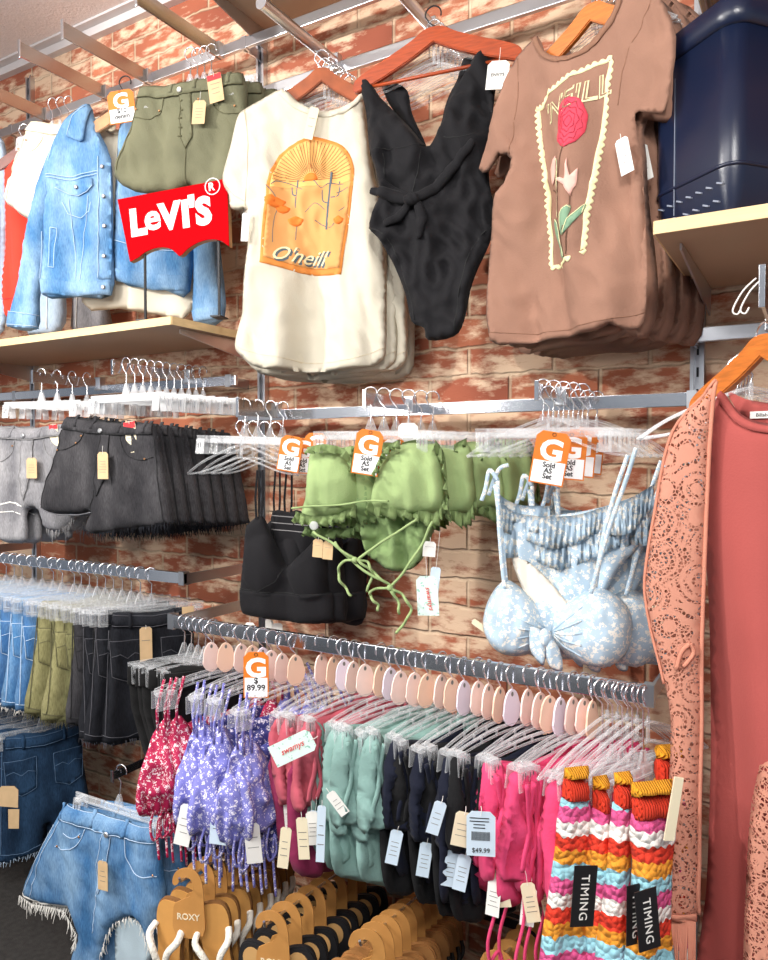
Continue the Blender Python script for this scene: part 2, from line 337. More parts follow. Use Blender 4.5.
# ================================================================ THE SETTING
def structure(name, bm, m): return tag(build(name, bm, m), kind='structure')
def brick_material():
    m, n, b = newmat('whitewashed brick'); N = n.nodes.new; Lk = n.links.new
    t = N('ShaderNodeTexCoord'); sp = N('ShaderNodeSeparateXYZ'); Lk(t.outputs['Object'], sp.inputs[0])
    wob = N('ShaderNodeTexNoise'); wob.inputs['Scale'].default_value = 13; wob.inputs['Detail'].default_value = 3; Lk(t.outputs['Object'], wob.inputs['Vector'])
    ax = N('ShaderNodeMath'); ax.operation = 'MULTIPLY_ADD'; ax.inputs[1].default_value = .03; Lk(wob.outputs['Fac'], ax.inputs[0]); Lk(sp.outputs['Z'], ax.inputs[2])
    cb = N('ShaderNodeCombineXYZ'); Lk(sp.outputs['X'], cb.inputs[0]); Lk(ax.outputs[0], cb.inputs[1])
    br = N('ShaderNodeTexBrick'); br.inputs['Scale'].default_value = 1; br.inputs['Brick Width'].default_value = .235; br.inputs['Row Height'].default_value = .079
    br.inputs['Mortar Size'].default_value = .0075; br.inputs['Mortar Smooth'].default_value = .8; br.inputs['Bias'].default_value = -.1
    br.inputs['Color1'].default_value = c4(hexc('#ba7252')); br.inputs['Color2'].default_value = c4(hexc('#9c5640')); br.inputs['Mortar'].default_value = c4(hexc('#cbae90'))
    Lk(cb.outputs[0], br.inputs['Vector'])
    # second brick-to-brick tone
    nz = N('ShaderNodeTexNoise'); nz.inputs['Scale'].default_value = 3.4; nz.inputs['Detail'].default_value = 2; Lk(t.outputs['Object'], nz.inputs['Vector'])
    hs = N('ShaderNodeMix'); hs.data_type = 'RGBA'; hs.blend_type = 'MULTIPLY'; hs.inputs['Factor'].default_value = .55
    rr = N('ShaderNodeValToRGB'); rr.color_ramp.elements[0].position = .35; rr.color_ramp.elements[0].color = (.55,.42,.42,1); rr.color_ramp.elements[1].position = .62; rr.color_ramp.elements[1].color = (1.1,1,.95,1)
    Lk(nz.outputs['Fac'], rr.inputs['Fac']); Lk(br.outputs['Color'], hs.inputs['A']); Lk(rr.outputs['Color'], hs.inputs['B'])
    # worn whitewash: large drifts x fine crackle
    w1 = N('ShaderNodeTexNoise'); w1.inputs['Scale'].default_value = 5.5; w1.inputs['Detail'].default_value = 3; mp = N('ShaderNodeMapping'); mp.inputs['Scale'].default_value = (.55,1,1.5)
    Lk(t.outputs['Object'], mp.inputs['Vector']); Lk(mp.outputs['Vector'], w1.inputs['Vector'])
    w2 = N('ShaderNodeTexNoise'); w2.inputs['Scale'].default_value = 22; w2.inputs['Detail'].default_value = 6; w2.inputs['Roughness'].default_value = .72; Lk(mp.outputs['Vector'], w2.inputs['Vector'])
    ad = N('ShaderNodeMath'); ad.operation = 'ADD'; Lk(w1.outputs['Fac'], ad.inputs[0]); Lk(w2.outputs['Fac'], ad.inputs[1])
    wr = N('ShaderNodeValToRGB'); wr.color_ramp.elements[0].position = .468; wr.color_ramp.elements[0].color = (0,0,0,1); wr.color_ramp.elements[1].position = .56; wr.color_ramp.elements[1].color = (1,1,1,1)
    hf = N('ShaderNodeMath'); hf.operation = 'MULTIPLY'; hf.inputs[1].default_value = .5; Lk(ad.outputs[0], hf.inputs[0]); Lk(hf.outputs[0], wr.inputs['Fac'])
    fm = N('ShaderNodeMath'); fm.operation = 'MULTIPLY'; fm.inputs[1].default_value = .85; Lk(wr.outputs['Color'], fm.inputs[0])
    mx = N('ShaderNodeMix'); mx.data_type = 'RGBA'; mx.inputs['B'].default_value = c4(hexc('#e9cdae')); Lk(fm.outputs[0], mx.inputs['Factor']); Lk(hs.outputs['Result'], mx.inputs['A'])
    Lk(mx.outputs['Result'], b.inputs['Base Color']); b.inputs['Roughness'].default_value = .9
    bp = N('ShaderNodeBump'); bp.inputs['Strength'].default_value = .9; bp.inputs['Distance'].default_value = .006; bp.invert = True
    bh = N('ShaderNodeMath'); bh.operation = 'MULTIPLY_ADD'; bh.inputs[1].default_value = -.35; Lk(w2.outputs['Fac'], bh.inputs[0]); Lk(br.outputs['Fac'], bh.inputs[2])
    Lk(bh.outputs[0], bp.inputs['Height']); Lk(bp.outputs['Normal'], b.inputs['Normal']); return m
bm = bmesh.new(); box(bm, (-1.9,.06,1.6), (7.4,.12,3.2)); structure('wall_back', bm, brick_material())
bm = bmesh.new(); box(bm, (-1.9,-2.0,-.05), (7.4,4.2,.1)); structure('floor', bm, mat('dark carpet', '#3a3836', .95, 0, .5, 300, .25, 60))
bm = bmesh.new(); box(bm, (-1.9,-2.0,3.13), (7.4,4.2,.1)); structure('ceiling', bm, mat('mineral ceiling tile', '#eee4e0', .95, 0, .7, 120, .05, 160))
bm = bmesh.new(); box(bm, (-1.9,-.014,3.062), (7.4,.028,.036)); box(bm, (-1.9,-.035,3.076), (7.4,.05,.008)); structure('trim_1', bm, mat('grey ceiling trim', '#cfc9c8', .5))
XS = [-3.92, -2.70, -1.53, -.246, 1.0]
for i, x in enumerate(XS):
    bm = bmesh.new(); 
    for s in (-1, 1): box(bm, (x+s*.011,-.010,1.5), (.008,.020,3.0))
    box(bm, (x,-.004,1.5), (.026,.008,3.0)); 
    z = .05
    bm2 = bmesh.new()
    while z < 3.0: box(bm2, (x,-.0087,z), (.005,.0014,.022)); z += .05
    n = ['far left','left','middle','right','outer right'][i]
    s = tag(build('slotted_standard', bm, M['steel']), f'{["","slotted steel wall standard at the left edge, behind the white shorts and grey shorts","slotted steel wall standard between the black shorts and the black bralette","slotted steel wall standard at right, beside the pink maxi dress",""][i] or "slotted steel wall standard outside the picture, "+n}', 'wall standard') if i in (1,2,3) else None
    if s is None: bm.free(); bm2.free(); continue
    build('slot', bm2, M['darkmetal'], s); s.children[0]['kind'] = 'stuff'
# ---------------------------------------------------------------- shelves
def shelf(x0, x1, depth, z, label, brk):
    t = thing('shelf', label, 'shelf', (x0,0,z)); L = x1-x0
    bm = bmesh.new(); box(bm, (L/2,-depth/2-.005,-.011), (L,depth-.01,.022)); build('board', bm, M['shelf_under'], t)
    bm = bmesh.new(); box(bm, (L/2,-depth-.001,-.011), (L,.004,.0225)); box(bm, (-.001,-depth/2,-.011), (.003,depth,.0225)); box(bm, (L+.001,-depth/2,-.011), (.003,depth,.0225)); build('edge_band', bm, M['maple'], t)
    for x in brk:
        bm = bmesh.new(); o = [(-.02,-.024),(-depth*.86,-.024),(-depth*.86,-.036),(-.02,-.085)]
        prism(bm, [(a,b) for a,b in o], -.002, .002, Matrix.Translation((x-x0,0,0)) @ Matrix.Rotation(PI/2, 4, 'Z')); build('bracket', bm, M['steel'], t)
    return t
shelf(-3.9, -1.535, .39, 1.89, 'pale maple shelf at left under the denim jacket, holding the red brand sign', (-2.70,-1.56))
shelf(-.252, 1.1, .50, 1.91, 'pale maple shelf at right carrying the navy box', (-.22,))
shelf(-1.52, -.27, .40, 2.85, 'tan overhead shelf seen from below, above the cream t-shirt and black swimsuit', (-1.50,-.29))
shelf(-.24, 1.1, .40, 2.52, 'tan overhead shelf corner at top right above the navy box', (-.22,))
# ---------------------------------------------------------------- cross rails and arms
def crossrail(x0, x1, off, z, label, h=.032, w=.014, m='chrome', brackets=()):
    t = thing('cross_rail', label, 'rail', (x0,-off,z)); bm = bmesh.new(); box(bm, ((x1-x0)/2,0,0), (x1-x0,w,h), bev=.002); build('bar', bm, M[m], t)
    for x in brackets:
        bm = bmesh.new(); box(bm, (x-x0,off/2-.002,-.004), (.006,off,.03)); box(bm, (x-x0,w*.2,0), (.02,w+.008,h+.006)); build('bracket', bm, M['steel'], t)
    return t
crossrail(-1.56, -.22, .09, 1.632, 'chrome cross rail above the green and blue bikini sets', brackets=(-1.53,-.246))
crossrail(-3.6, -1.57, .09, 1.745, 'chrome cross rail behind the black and grey denim shorts', brackets=(-2.70,-1.60))
crossrail(-.27, 1.1, .09, 1.772, 'brushed cross rail behind the wooden dress hanger at right', m='steel', brackets=(-.246,))
crossrail(-3.6, -.3, .09, 2.765, 'long steel cross rail high on the wall behind the olive shorts', m='steel', brackets=(-2.70,-1.53))
crossrail(-1.56, -.25, .09, 2.60, 'upper steel cross rail that holds the two round arms over the t-shirt and swimsuit', m='steel', brackets=(-1.53,-.26))
RX0, RX1, ROFF, RZ = -1.53, -.262, .41, 1.075
crossrail(RX0, RX1, ROFF, RZ-.018, 'long chrome rail carrying the swimwear and crochet pieces', h=.036, brackets=(-1.52,-.27))
LOFF, LZ = .34, 1.178
crossrail(-3.3, -1.54, LOFF, LZ-.016, 'chrome rail at lower left carrying the olive, blue and black shorts', h=.032, brackets=(-2.70,-1.55))
crossrail(-3.3, -1.60, .32, .70, 'low chrome rail at bottom left carrying dark blue jeans shorts', brackets=(-2.70,))
def arm(X, off, z, label, kind='flat', rise=0, z0=None, w=.006, h=.045, m='warm_steel'):
    t = thing('face_out_arm', label, 'display arm', (X,-.09,z)); bm = bmesh.new(); L = off-.09
    if kind == 'flat':
        rot = Matrix.Rotation(-math.atan2(rise, L), 3, 'X'); box(bm, (0,-L/2,rise/2), (w,L,h), rot)
        build('bar', bm, M[m], t); bm = bmesh.new(); box(bm, (0,-L-.002,rise), (w+.004,.004,h+.012), bev=.001); build('end_plate', bm, M['chrome'], t)
    else:
        tube(bm, [(0,0,0),(0,-L,rise)], .015, 14); build('tube', bm, M['steel'], t)
        bm = bmesh.new(); tube(bm, [(0,-L-.001,rise),(0,-L-.004,rise)], .0165, 14); build('end_cap', bm, M['chrome'], t)
    bm = bmesh.new(); box(bm, (0,-.012,0), (.03,.024,.045), bev=.002); build('clamp', bm, M['steel'], t); return t
def armpx(tip, off, z, label, **k): p = P(tip[0], tip[1], off); print('ARM', label, p); return arm(p.x, off, z if z else p.z, label, **k)
armpx((20,65), .42, 2.765, 'flat steel arm high at far left, over the white shorts', rise=.0)
armpx((63,45), .42, 2.765, 'flat steel arm high at left, over the denim jacket')
armpx((137,24), .42, 2.765, 'flat steel arm high at left, over the olive shorts')
armpx((-40,100), .42, 2.765, 'flat steel arm cut by the left edge of the picture')
armpx((262,3), .42, None, 'round steel arm above the cream t-shirt', kind='round')
arm(-.885, .40, 2.62, 'round steel arm above the black swimsuit', kind='round')
arm(-.50, .36, 2.62, 'steel arm above the brown t-shirt', kind='round')
A_BR = armpx((238,410), .27, 1.645, 'chrome arm holding the black bralettes')
A_GR = armpx((365,398), .33, 1.645, 'chrome arm holding the green bikini sets', m='chrome', h=.032)
A_BL = armpx((537,393), .28, 1.650, 'chrome arm holding the pale blue bikini sets', m='chrome', h=.032)
A_BK = armpx((113,376), .40, 1.765, 'chrome arm holding the black denim shorts', m='chrome', h=.032)
A_GY = armpx((33,382), .36, 1.765, 'chrome arm holding the grey denim shorts', m='chrome', h=.032)
A_DR = armpx((762,298), .45, 1.79, 'chrome arm holding the pink maxi dress', m='chrome', h=.06)
# ---------------------------------------------------------------- hangers (hook top at the origin)
def hook(parent, r=.017, drop=.06, m='wire', name='hook', wr=.0019, z0=0):
    pts = [(r*math.cos(a), 0, z0-r+r*math.sin(a)) for a in [math.radians(q) for q in range(-20, 211, 21)]]
    pts = [(-r*.9,0,z0-r-.012)]*0+pts+[(-r*.55,0,z0-r-.018),(.002,0,z0-r-.03),(0,0,z0-drop-.01),(0,0,z0-drop-.02)]
    bm = bmesh.new(); tube(bm, pts, wr, 6); return build(name, bm, M[m], parent, True)
def clip(parent, x, z, m='clear', sc=1):
    bm = bmesh.new()
    for s in (-1, 1): box(bm, (x,s*.014*sc,z-.014*sc), (.026*sc,.003,.044*sc), Matrix.Rotation(s*.1, 3, 'X'), bev=.001)
    box(bm, (x,0,z+.004), (.014*sc,.028*sc,.01)); c = build('clip', bm, M[m], parent)
    bm = bmesh.new(); tube(bm, [(x-.004,-.017*sc,z-.002),(x-.004,-.017*sc,z-.02*sc)], .0012, 4); tube(bm, [(x+.004,-.017*sc,z-.002),(x+.004,-.017*sc,z-.02*sc)], .0012, 4); build('spring', bm, M['wire'], c); return c
def pant_hanger(w=.30, m='clear', drop=.078):
    t = thing('clip_hanger', 'x', 'hanger'); hook(t, drop=drop); z = -drop-.028
    bm = bmesh.new(); box(bm, (0,0,z-.002), (w,.004,.004)); box(bm, (0,0,z-.020), (w,.004,.004)); box(bm, (0,0,z-.011), (w,.0015,.016))
    for k in range(-3, 4): box(bm, (k*w/7.5,0,z-.011), (.0025,.004,.016))
    prism(bm, [(-.016,z-.002),(.016,z-.002),(.004,z+.03),(-.004,z+.03)], -.003, .003); build('bar', bm, M[m], t)
    for s in (-1, 1): clip(t, s*w*.44, z-.018, m)
    return t
def swim_hanger(disc='disc', w=.30, drop=.06):
    t = thing('swimwear_hanger', 'x', 'hanger'); hook(t, drop=drop-.012)
    z = -drop-.012; o = [(.022*math.cos(a)*(1 if math.sin(a) > 0 else 1.15), z-.018+(.040 if math.sin(a) > 0 else .036)*math.sin(a)) for a in np.linspace(0, 2*PI, 20, endpoint=False)]
    bm = bmesh.new(); prism(bm, o, -.002, .002); nd = build('neck_disc', bm, M[disc], t); bm = bmesh.new(); [prism(bm, [(.0035*math.cos(a), z+.012+.005*math.sin(a)) for a in np.linspace(0, 2*PI, 10, endpoint=False)], s_*.0021, s_*.0024) for s_ in (-1, 1)]; build('hole_rim', bm, M['inkgrey'], nd)
    bm = bmesh.new(); zz = z-.045
    arc = [(s*w/2*q, 0, zz-.022*abs(q)**1.6-.004) for s in (1,) for q in np.linspace(-1, 1, 15)]
    tube(bm, arc, .0035, 6, flat=.7); lo = [(a[0]*.98,0,a[2]-.012) for a in arc]; tube(bm, lo, .0028, 6, flat=.7)
    for i in (0, 3, 5, 9, 11, 14): tube(bm, [arc[i], lo[i]], .0025, 5)
    build('frame', bm, M['clear'], t, True)
    for s in (-1, 1): clip(t, s*w*.47, zz-.04)
    return t
def wood_hanger(m='wood_red', w=.40, bar=False, sag=.085, hk='wire', drop=.07):
    t = thing('wooden_hanger', 'x', 'hanger'); hook(t, drop=drop, m=hk, r=.02, wr=.002); z = -drop
    up = [(0,z+.0),(w*.06,z-.004),(w*.14,z-.024),(w*.28,z-.05),(w*.42,z-.074),(w*.5,z-.095)]; lo = [(w*.495,z-.122),(w*.40,z-.112),(w*.26,z-.090),(w*.12,z-.064),(0,z-.037)]
    half = smoothline(up+lo, 4); out = half+[(-x, q) for x, q in half[::-1]][1:-1]
    bm = bmesh.new(); f = prism(bm, out, -.007, .007); r = [e for e in bm.edges if abs(e.verts[0].co.y-e.verts[1].co.y) < 1e-6]
    bmesh.ops.bevel(bm, geom=r, offset=.0022, segments=2, affect='EDGES'); build('shoulders', bm, M[m], t)
    if bar:
        bm = bmesh.new(); tube(bm, [(-w*.46,0,z-.112),(w*.46,0,z-.112)], .0045, 10); build('bar', bm, M[m], t, True)
    return t
def clear_hanger(w=.36):
    t = thing('clear_top_hanger', 'x', 'hanger'); hook(t, drop=.05); z = -.07
    up = smoothline([(-w/2,z-.085),(-w*.36,z-.05),(-w*.16,z-.018),(-.012,z-.002),(.012,z-.002),(w*.16,z-.018),(w*.36,z-.05),(w/2,z-.085)], 4)
    lo = smoothline([(-w/2,z-.085),(-w*.34,z-.076),(-w*.14,z-.05),(0,z-.036),(w*.14,z-.05),(w*.34,z-.076),(w/2,z-.085)], 4)
    bm = bmesh.new(); tube(bm, [(x,0,q) for x, q in up], .0035, 6); tube(bm, [(x,0,q) for x, q in lo], .003, 6); tube(bm, [(0,0,z+.01),(0,0,z-.038)], .004, 6)
    build('frame', bm, M['clear'], t, True); return t
PROTO = {}
def place(kind, maker, loc, yaw, label, group=None, swing=0):
    if kind not in PROTO:
        PROTO[kind] = r = maker(); r.location = loc; r.rotation_euler = (0, math.radians(swing), math.radians(yaw)); r['label'] = label
        if group: r['group'] = group
        return r
    c = copytree(PROTO[kind], loc, yaw, label, None, swing=swing)
    if group: c['group'] = group
    elif 'group' in c: del c['group']
    return c
# ================================================================ UPPER ROW
F_olive = fabric('olive denim', '#706f57', .15, .4); F_cream = fabric('cream cotton', '#d5cdba', .03, .15); F_black = fabric('black swim fabric', '#171619', .1, .2)
F_brown = fabric('dusty brown cotton', '#987260', .08, .25); F_white = fabric('white denim', '#d9d2c2', .06, .4)
D_light = denim('light blue denim', '#4c7cab', '#a3c2dc', .75); D_mid = denim('mid blue denim', '#3d6a9c', '#8fb6d8', .7); D_dark = denim('dark blue denim', '#24405f', '#41658c', .5)
D_black = denim('black denim', '#2e2d30', '#5a585a', .6); D_grey = denim('washed grey denim', '#77767a', '#b5b3b4', .7); D_pale = denim('pale denim', '#9fb6cc', '#cfdbe6', .6); D_ink = denim('ink denim', '#17181d', '#2a2c33', .6)
S_blue = mat('pale blue thread', '#bcd3ea', .8); S_dark = mat('dark thread', '#1b1b1d', .8); S_grey = mat('grey thread', '#8f8d8d', .8); S_olive = mat('dark olive thread', '#5d5a3e', .8); S_white = mat('white thread', '#efece4', .8); S_ecru = mat('ecru seam', '#d9cbb0', .8)
brass = mat('copper rivet', '#b9855a', .35, .8); silver = mat('silver button', '#d9d9da', .3, .8)
def disc(parent, name, x, y, z, r, m, th=.002):
    bm = bmesh.new(); tube(bm, [(x,y,z),(x,y-th*.6,z),(x,y-th,z)], [r, r, r*.75], 14); return build(name, bm, m, parent, False)
def qpt(L, px): return L.pts(px)
def shorts(fr, out, m, th, label, group=None, band=None, fly=None, pockets=(), loops=(), seams=(), button=None, rivets=(), fray=None, fraym=None, t=.02, seed=0, fold=.008, ff=9, name='denim_shorts', back=None, but=None, h=.012):
    """hero shorts facing the shopper. all point lists are already local (x, z)"""
    r = thing(name, label, 'shorts', fr.o, math.degrees(fr.yaw), group)
    c = Cloth(out, t=t, R=.035, fold=fold, ff=ff, seed=seed, h=h, crease=.012, smooth=2)
    c.mesh('body', m, r)
    if band:
        c.patch('waistband', band, m, r, off=.002, th=.003)
        for e in (band[:len(band)//2], band[len(band)//2:]): c.line('stitching', e, .0011, th, r, off=.0055)
    for q in pockets: c.line('pocket_seam', q, .0013, th, r, off=.0016)
    for q in seams: c.line('seam', q, .0013, th, r, off=.0012)
    if fly: c.patch('fly', fly, m, r, off=.001, th=.002); c.line('fly_stitching', fly+[fly[0]], .001, th, r, off=.0035)
    for (x, z, hh) in loops: c.patch('belt_loop', [(x-.005,z+.004),(x+.005,z+.004),(x+.005,z-hh),(x-.005,z-hh)], m, r, off=.004, th=.003)
    if button: disc(r, 'button', button[0], c.yf(*button)-.006, button[1], .0075, but or silver, .004)
    for q in rivets: disc(r, 'rivet', q[0], c.yf(*q)-.003, q[1], .003, brass)
    if fray:
        bm = bmesh.new(); rnd = random.Random(seed+5)
        for a, b in zip(fray[:-1], fray[1:]):
            L = math.dist(a, b); k = max(2, int(L/.0042))
            for j in range(k):
                u = j/k; x = a[0]+(b[0]-a[0])*u; z = a[1]+(b[1]-a[1])*u+.004; y = rnd.uniform(-t*.7, t*.25); l = rnd.uniform(.008, .03)*(1.5 if rnd.random() < .12 else 1); w = rnd.uniform(-.008, .008)
                tube(bm, [(x,y,z),(x+w*.4,y-.002,z-l*.5),(x+w,y,z-l)], [.0013,.001,.0004], 3)
        build('frayed_hem', bm, fraym or th, r)
    return r, c
def levelshorts(fr, TL, TR, pl, **k): pass

def back_panel(c, root, m, dy, lo, seed, nm='back_panel'):
    o = [(x*1.0+.006, z-lo if z < c.zb+.12 else z-.012) for x, z in c.out[::3]]
    b = Cloth(o, t=.005, R=.012, fold=c.A, ff=c.ff*.9, seed=seed, h=.018, fz=c.fz, smooth=0, y0=dy); return b.mesh(nm, m, root)
# ---- olive shorts (faces the shopper, high at left)
fr = Fr(P(190, 62, .30), 14)
T = fr.L
out = [T(*q) for q in [(142,88),(168,86),(200,80),(243,73),(247,108),(246,140),(243,170),(240,192),(222,194),(203,196),(190,186),(176,193),(160,194),(136,192),(113,176),(121,150),(133,120)]]
olive, oc = shorts(fr, out, F_olive, S_olive, 'olive green button-fly denim shorts high at left above the red brand sign', band=fr.pts([(143,90),(170,89),(200,84),(243,75),(245,86),(205,95),(170,101),(140,100)]),
    fly=fr.pts([(183,96),(195,95),(196,140),(190,152),(185,140)]), pockets=[smoothline(fr.pts([(137,119),(152,122),(163,115),(168,100)]), 5), smoothline(fr.pts([(214,96),(218,110),(230,117),(246,113)]), 5)],
    seams=[fr.pts([(190,150),(189,186)]), fr.pts([(140,102),(133,130),(120,172)])], loops=[(*fr.L(175,86),.03),(*fr.L(199,82),.03),(*fr.L(232,76),.03)], button=fr.L(185,94.5), rivets=fr.pts([(162,113),(140,112),(237,108),(203,103)]), seed=3, but=mat('white metal button','#e9e6dd',.3,.5))
for k in range(5):
    z = fr.L(185,104+k*9); oc.patch('button_hole', [(z[0]-.005,z[1]-.002),(z[0]+.005,z[1]-.002),(z[0]+.005,z[1]+.002),(z[0]-.005,z[1]+.002)], S_olive, olive, off=.0035, th=.001)
def fit_tag(r, c, p, w, h, m, **k): x, z = p; return tagcard(r, 'hang_tag' if 'nm' not in k else k.pop('nm'), (x, c.yf(x, z)-.02, z), w, h, m, **k)
fit_tag(olive, oc, fr.L(208,98), .040, .064, M['kraft'], roll=6, string=.024, lines=4)
fit_tag(olive, oc, fr.L(219,78), .044, .078, M['kraft'], roll=-8, string=.004, lines=3, head=M['redlabel'])
# ---- hanging parts for that row
def frontp(u, v, off, dz=0): p = P(u, v, off); return p
place('clip', pant_hanger, P(190, 47, .30), 14, 'clear clip hanger holding the front olive shorts')
for k in range(3):
    place('clip', pant_hanger, P(190+7*(k+1), 48-2*k, .26-.04*k), 16, f'clear clip hanger, {ORD[k]} behind the olive shorts')
for k in range(2):
    c = copytree(olive, P(190, 62, .30)+Vector((0.012*(k+1),.06*(k+1),0)), 16-3*k, f'olive denim shorts tucked {["directly","two places"][k]} behind the front olive shorts')
# ---- white denim shorts
fr = Fr(P(52, 112, .26), 10)
out = fr.pts([(32,122),(50,124),(70,126),(88,128),(92,160),(90,200),(70,217),(50,222),(28,219),(14,208),(3,198),(14,165),(24,140)])
wh, wc = shorts(fr, out, F_white, S_ecru, 'white denim shorts at far left beside the blue denim jacket', band=fr.pts([(33,123),(50,125),(70,127),(88,129),(88,139),(70,138),(48,136),(29,132)]), pockets=[smoothline(fr.pts([(24,148),(34,153),(44,148),(48,138)]), 5)],
    seams=[fr.pts([(29,134),(20,165),(10,200)]), fr.pts([(64,140),(62,185),(60,215)])], rivets=fr.pts([(30,142),(23,151)]), button=fr.L(70,132), seed=8)
for k in range(3): place('clip', pant_hanger, P(52+8*k, 98-1*k, .26-.03*k), 10, f'clear clip hanger, {ORD[k]} from the front above the white shorts')
# ---- G cards
def gcard(loc, yaw, label, lines, group=None, w=.062, h=.092, roll=0, mark='G'):
    t = thing('price_card', label, 'price card', loc, yaw, group); R = Matrix.Rotation(math.radians(roll), 4, 'Y')
    bm = bmesh.new(); o = [(-w/2,-h),(w/2,-h),(w/2,-.012),(w/2-.012,0),(-w/2+.012,0),(-w/2,-.012)]; prism(bm, o, -.0008, .0008, R); build('card', bm, M['orange'], t)
    bm = bmesh.new(); prism(bm, [(-w/2+.003,-h+.003),(w/2-.003,-h+.003),(w/2-.003,-h*.56),(-w/2+.003,-h*.56)], -.0016, -.0008, R); build('price_field', bm, M['white'], t)
    label_text('letter', mark, .062, M['white'], t, R @ Matrix.Translation((0,-.0009,-h*.53)) @ Matrix.Diagonal((1.12,1,1,1)), bold=.0022)
    z = -h*.56-.012; n = len(lines)
    for i, ln in enumerate(lines): label_text('lettering', ln, .0155 if n > 2 else .02, M['ink'], t, R @ Matrix.Translation((0,-.0017,z-.001-i*(.0125 if n > 2 else .017))), bold=.0004)
    bm = bmesh.new(); tube(bm, [R @ Vector((0.004*math.cos(a),-.0012,-.006+.004*math.sin(a))) for a in np.linspace(0, 2*PI, 9)], .0007, 4); build('eyelet', bm, M['darkmetal'], t); return t
# ---- denim jacket with a cream t-shirt inside
fr = Fr(P(118, 92, .24), 20)
JK = thing('denim_jacket', 'light blue denim jacket on a wooden hanger, left of the red brand sign', 'jacket', fr.o, 20)
jp = Cloth(fr.pts([(58,140),(66,122),(78,112),(92,106),(100,130),(112,158),(114,200),(114,250),(113,296),(80,298),(46,296),(45,250),(44,200),(50,165)]), t=.012, R=.03, fold=.009, ff=7, seed=1, crease=.01, y0=-.012)
jp.mesh('front_panel', D_light, JK)
js = Cloth(fr.pts([(62,128),(50,150),(38,184),(27,230),(17,280),(9,318),(12,328),(41,330),(42,300),(46,262),(52,215),(58,180),(64,150)]), t=.02, R=.035, fold=.01, ff=6, seed=2, crease=.014, y0=-.004)
js.mesh('sleeve', D_light, JK); js.patch('cuff', fr.pts([(11,312),(42,318),(42,330),(9,327)]), D_light, JK, off=.002, th=.003)
for q in ([(11,312),(43,317)],[(10,325),(42,328)]): js.line('stitching', fr.pts(q), .001, S_blue, JK, off=.0055)
jr = Cloth(fr.pts([(118,120),(135,112),(160,118),(188,140),(190,200),(188,290),(160,288),(114,278),(112,220),(114,170)]), t=.016, R=.04, fold=.008, ff=7, seed=3, y0=.015)
jr.mesh('front_panel', D_light, JK)
j2 = Cloth(fr.pts([(178,130),(198,165),(212,215),(219,262),(222,318),(192,322),(190,290),(190,250),(186,200),(178,170)]), t=.024, R=.05, fold=.008, ff=6, seed=4, y0=.02)
j2.mesh('sleeve', D_light, JK); j2.patch('cuff', fr.pts([(191,310),(221,306),(222,318),(192,322)]), D_light, JK, off=.002, th=.003)
jp.patch('collar', fr.pts([(72,140),(78,120),(92,108),(96,112),(92,128),(90,144),(86,146)]), D_light, JK, off=.006, th=.006)
jp.line('stitching', fr.pts([(73,139),(79,121),(91,111)]), .001, S_blue, JK, off=.013)
jp.patch('hem_band', fr.pts([(46,281),(80,284),(113,283),(113,296),(80,298),(46,295)]), D_light, JK, off=.002, th=.003)
jr.patch('hem_band', fr.pts([(114,268),(150,274),(188,276),(188,290),(150,289),(114,280)]), D_light, JK, off=.002, th=.003)
jp.patch('placket', fr.pts([(100,136),(113,160),(114,280),(103,281),(103,200),(101,160)]), D_light, JK, off=.002, th=.002)
jp.patch('pocket_flap', fr.pts([(61,183),(80,184),(97,181),(98,188),(92,195),(82,198),(74,197),(62,191)]), D_light, JK, off=.002, th=.003)
for q in ([(50,177),(75,180),(103,174)],[(52,180),(75,183),(103,177)],[(61,191),(74,197),(82,198),(92,195),(98,188)],[(72,200),(77,240),(80,282)],[(93,198),(87,240),(85,282)],[(67,205),(72,216),(84,220),(94,214),(96,205)],[(56,230),(62,231),(60,270),(54,269),(56,230)],[(103,160),(103,280)],[(46,283),(80,286),(113,285)],[(58,140),(51,165),(46,200),(45,280)]):
    jp.line('stitching', fr.pts(q), .0011, S_blue, JK, off=.0055 if len(q) > 4 or q[0][0] in (50,52,103) else .002)
for q in ([(114,270),(150,276),(188,278)],[(114,240),(150,250),(187,252)]): jr.line('stitching', fr.pts(q), .0011, S_blue, JK, off=.004)
for v in (170,199,228,258,289): x, z = fr.L(108 if v > 180 else 107, v); disc(JK, 'button', x, jp.yf(x, z)-.005, z, .0065, mat('pewter button', '#8b8788', .4, .7) if v == 170 else bpy.data.materials['pewter button'], .004)
x, z = fr.L(81,190); disc(JK, 'button', x, jp.yf(x, z)-.006, z, .0065, bpy.data.materials['pewter button'], .004)
c = Cloth(fr.pts([(88,112),(100,122),(115,128),(132,120),(145,112),(170,130),(186,200),(187,308),(150,312),(112,306),(76,300),(80,200),(84,140)]), t=.008, R=.04, fold=.006, ff=6, seed=6, y0=.038)
TS = thing('t_shirt', 'cream t-shirt with a small print worn under the blue denim jacket', 't-shirt', fr.o, 20); c.mesh('body', F_cream, TS)
c.patch('collar', smoothline(fr.pts([(88,113),(97,124),(112,131),(125,128),(124,122),(112,125),(100,119),(93,111)]), 3), F_cream, TS, off=.001, th=.003)
for (u, v, a) in ((116,165,'red'),(120,180,'ink'),(117,196,'red'),(119,215,'ink'),(117,232,'ink')):
    x, z = fr.L(u, v); c.patch('print', [(x+.012*math.cos(k)*(1+.4*math.sin(3*k)), z+.016*math.sin(k)) for k in np.linspace(0, 2*PI, 12, endpoint=False)], M[a], TS, off=.002, th=.001)
x, z = fr.L(111,126); disc(TS, 'pin_badge', x, c.yf(x, z)-.035, z, .016, M['beige'], .004)
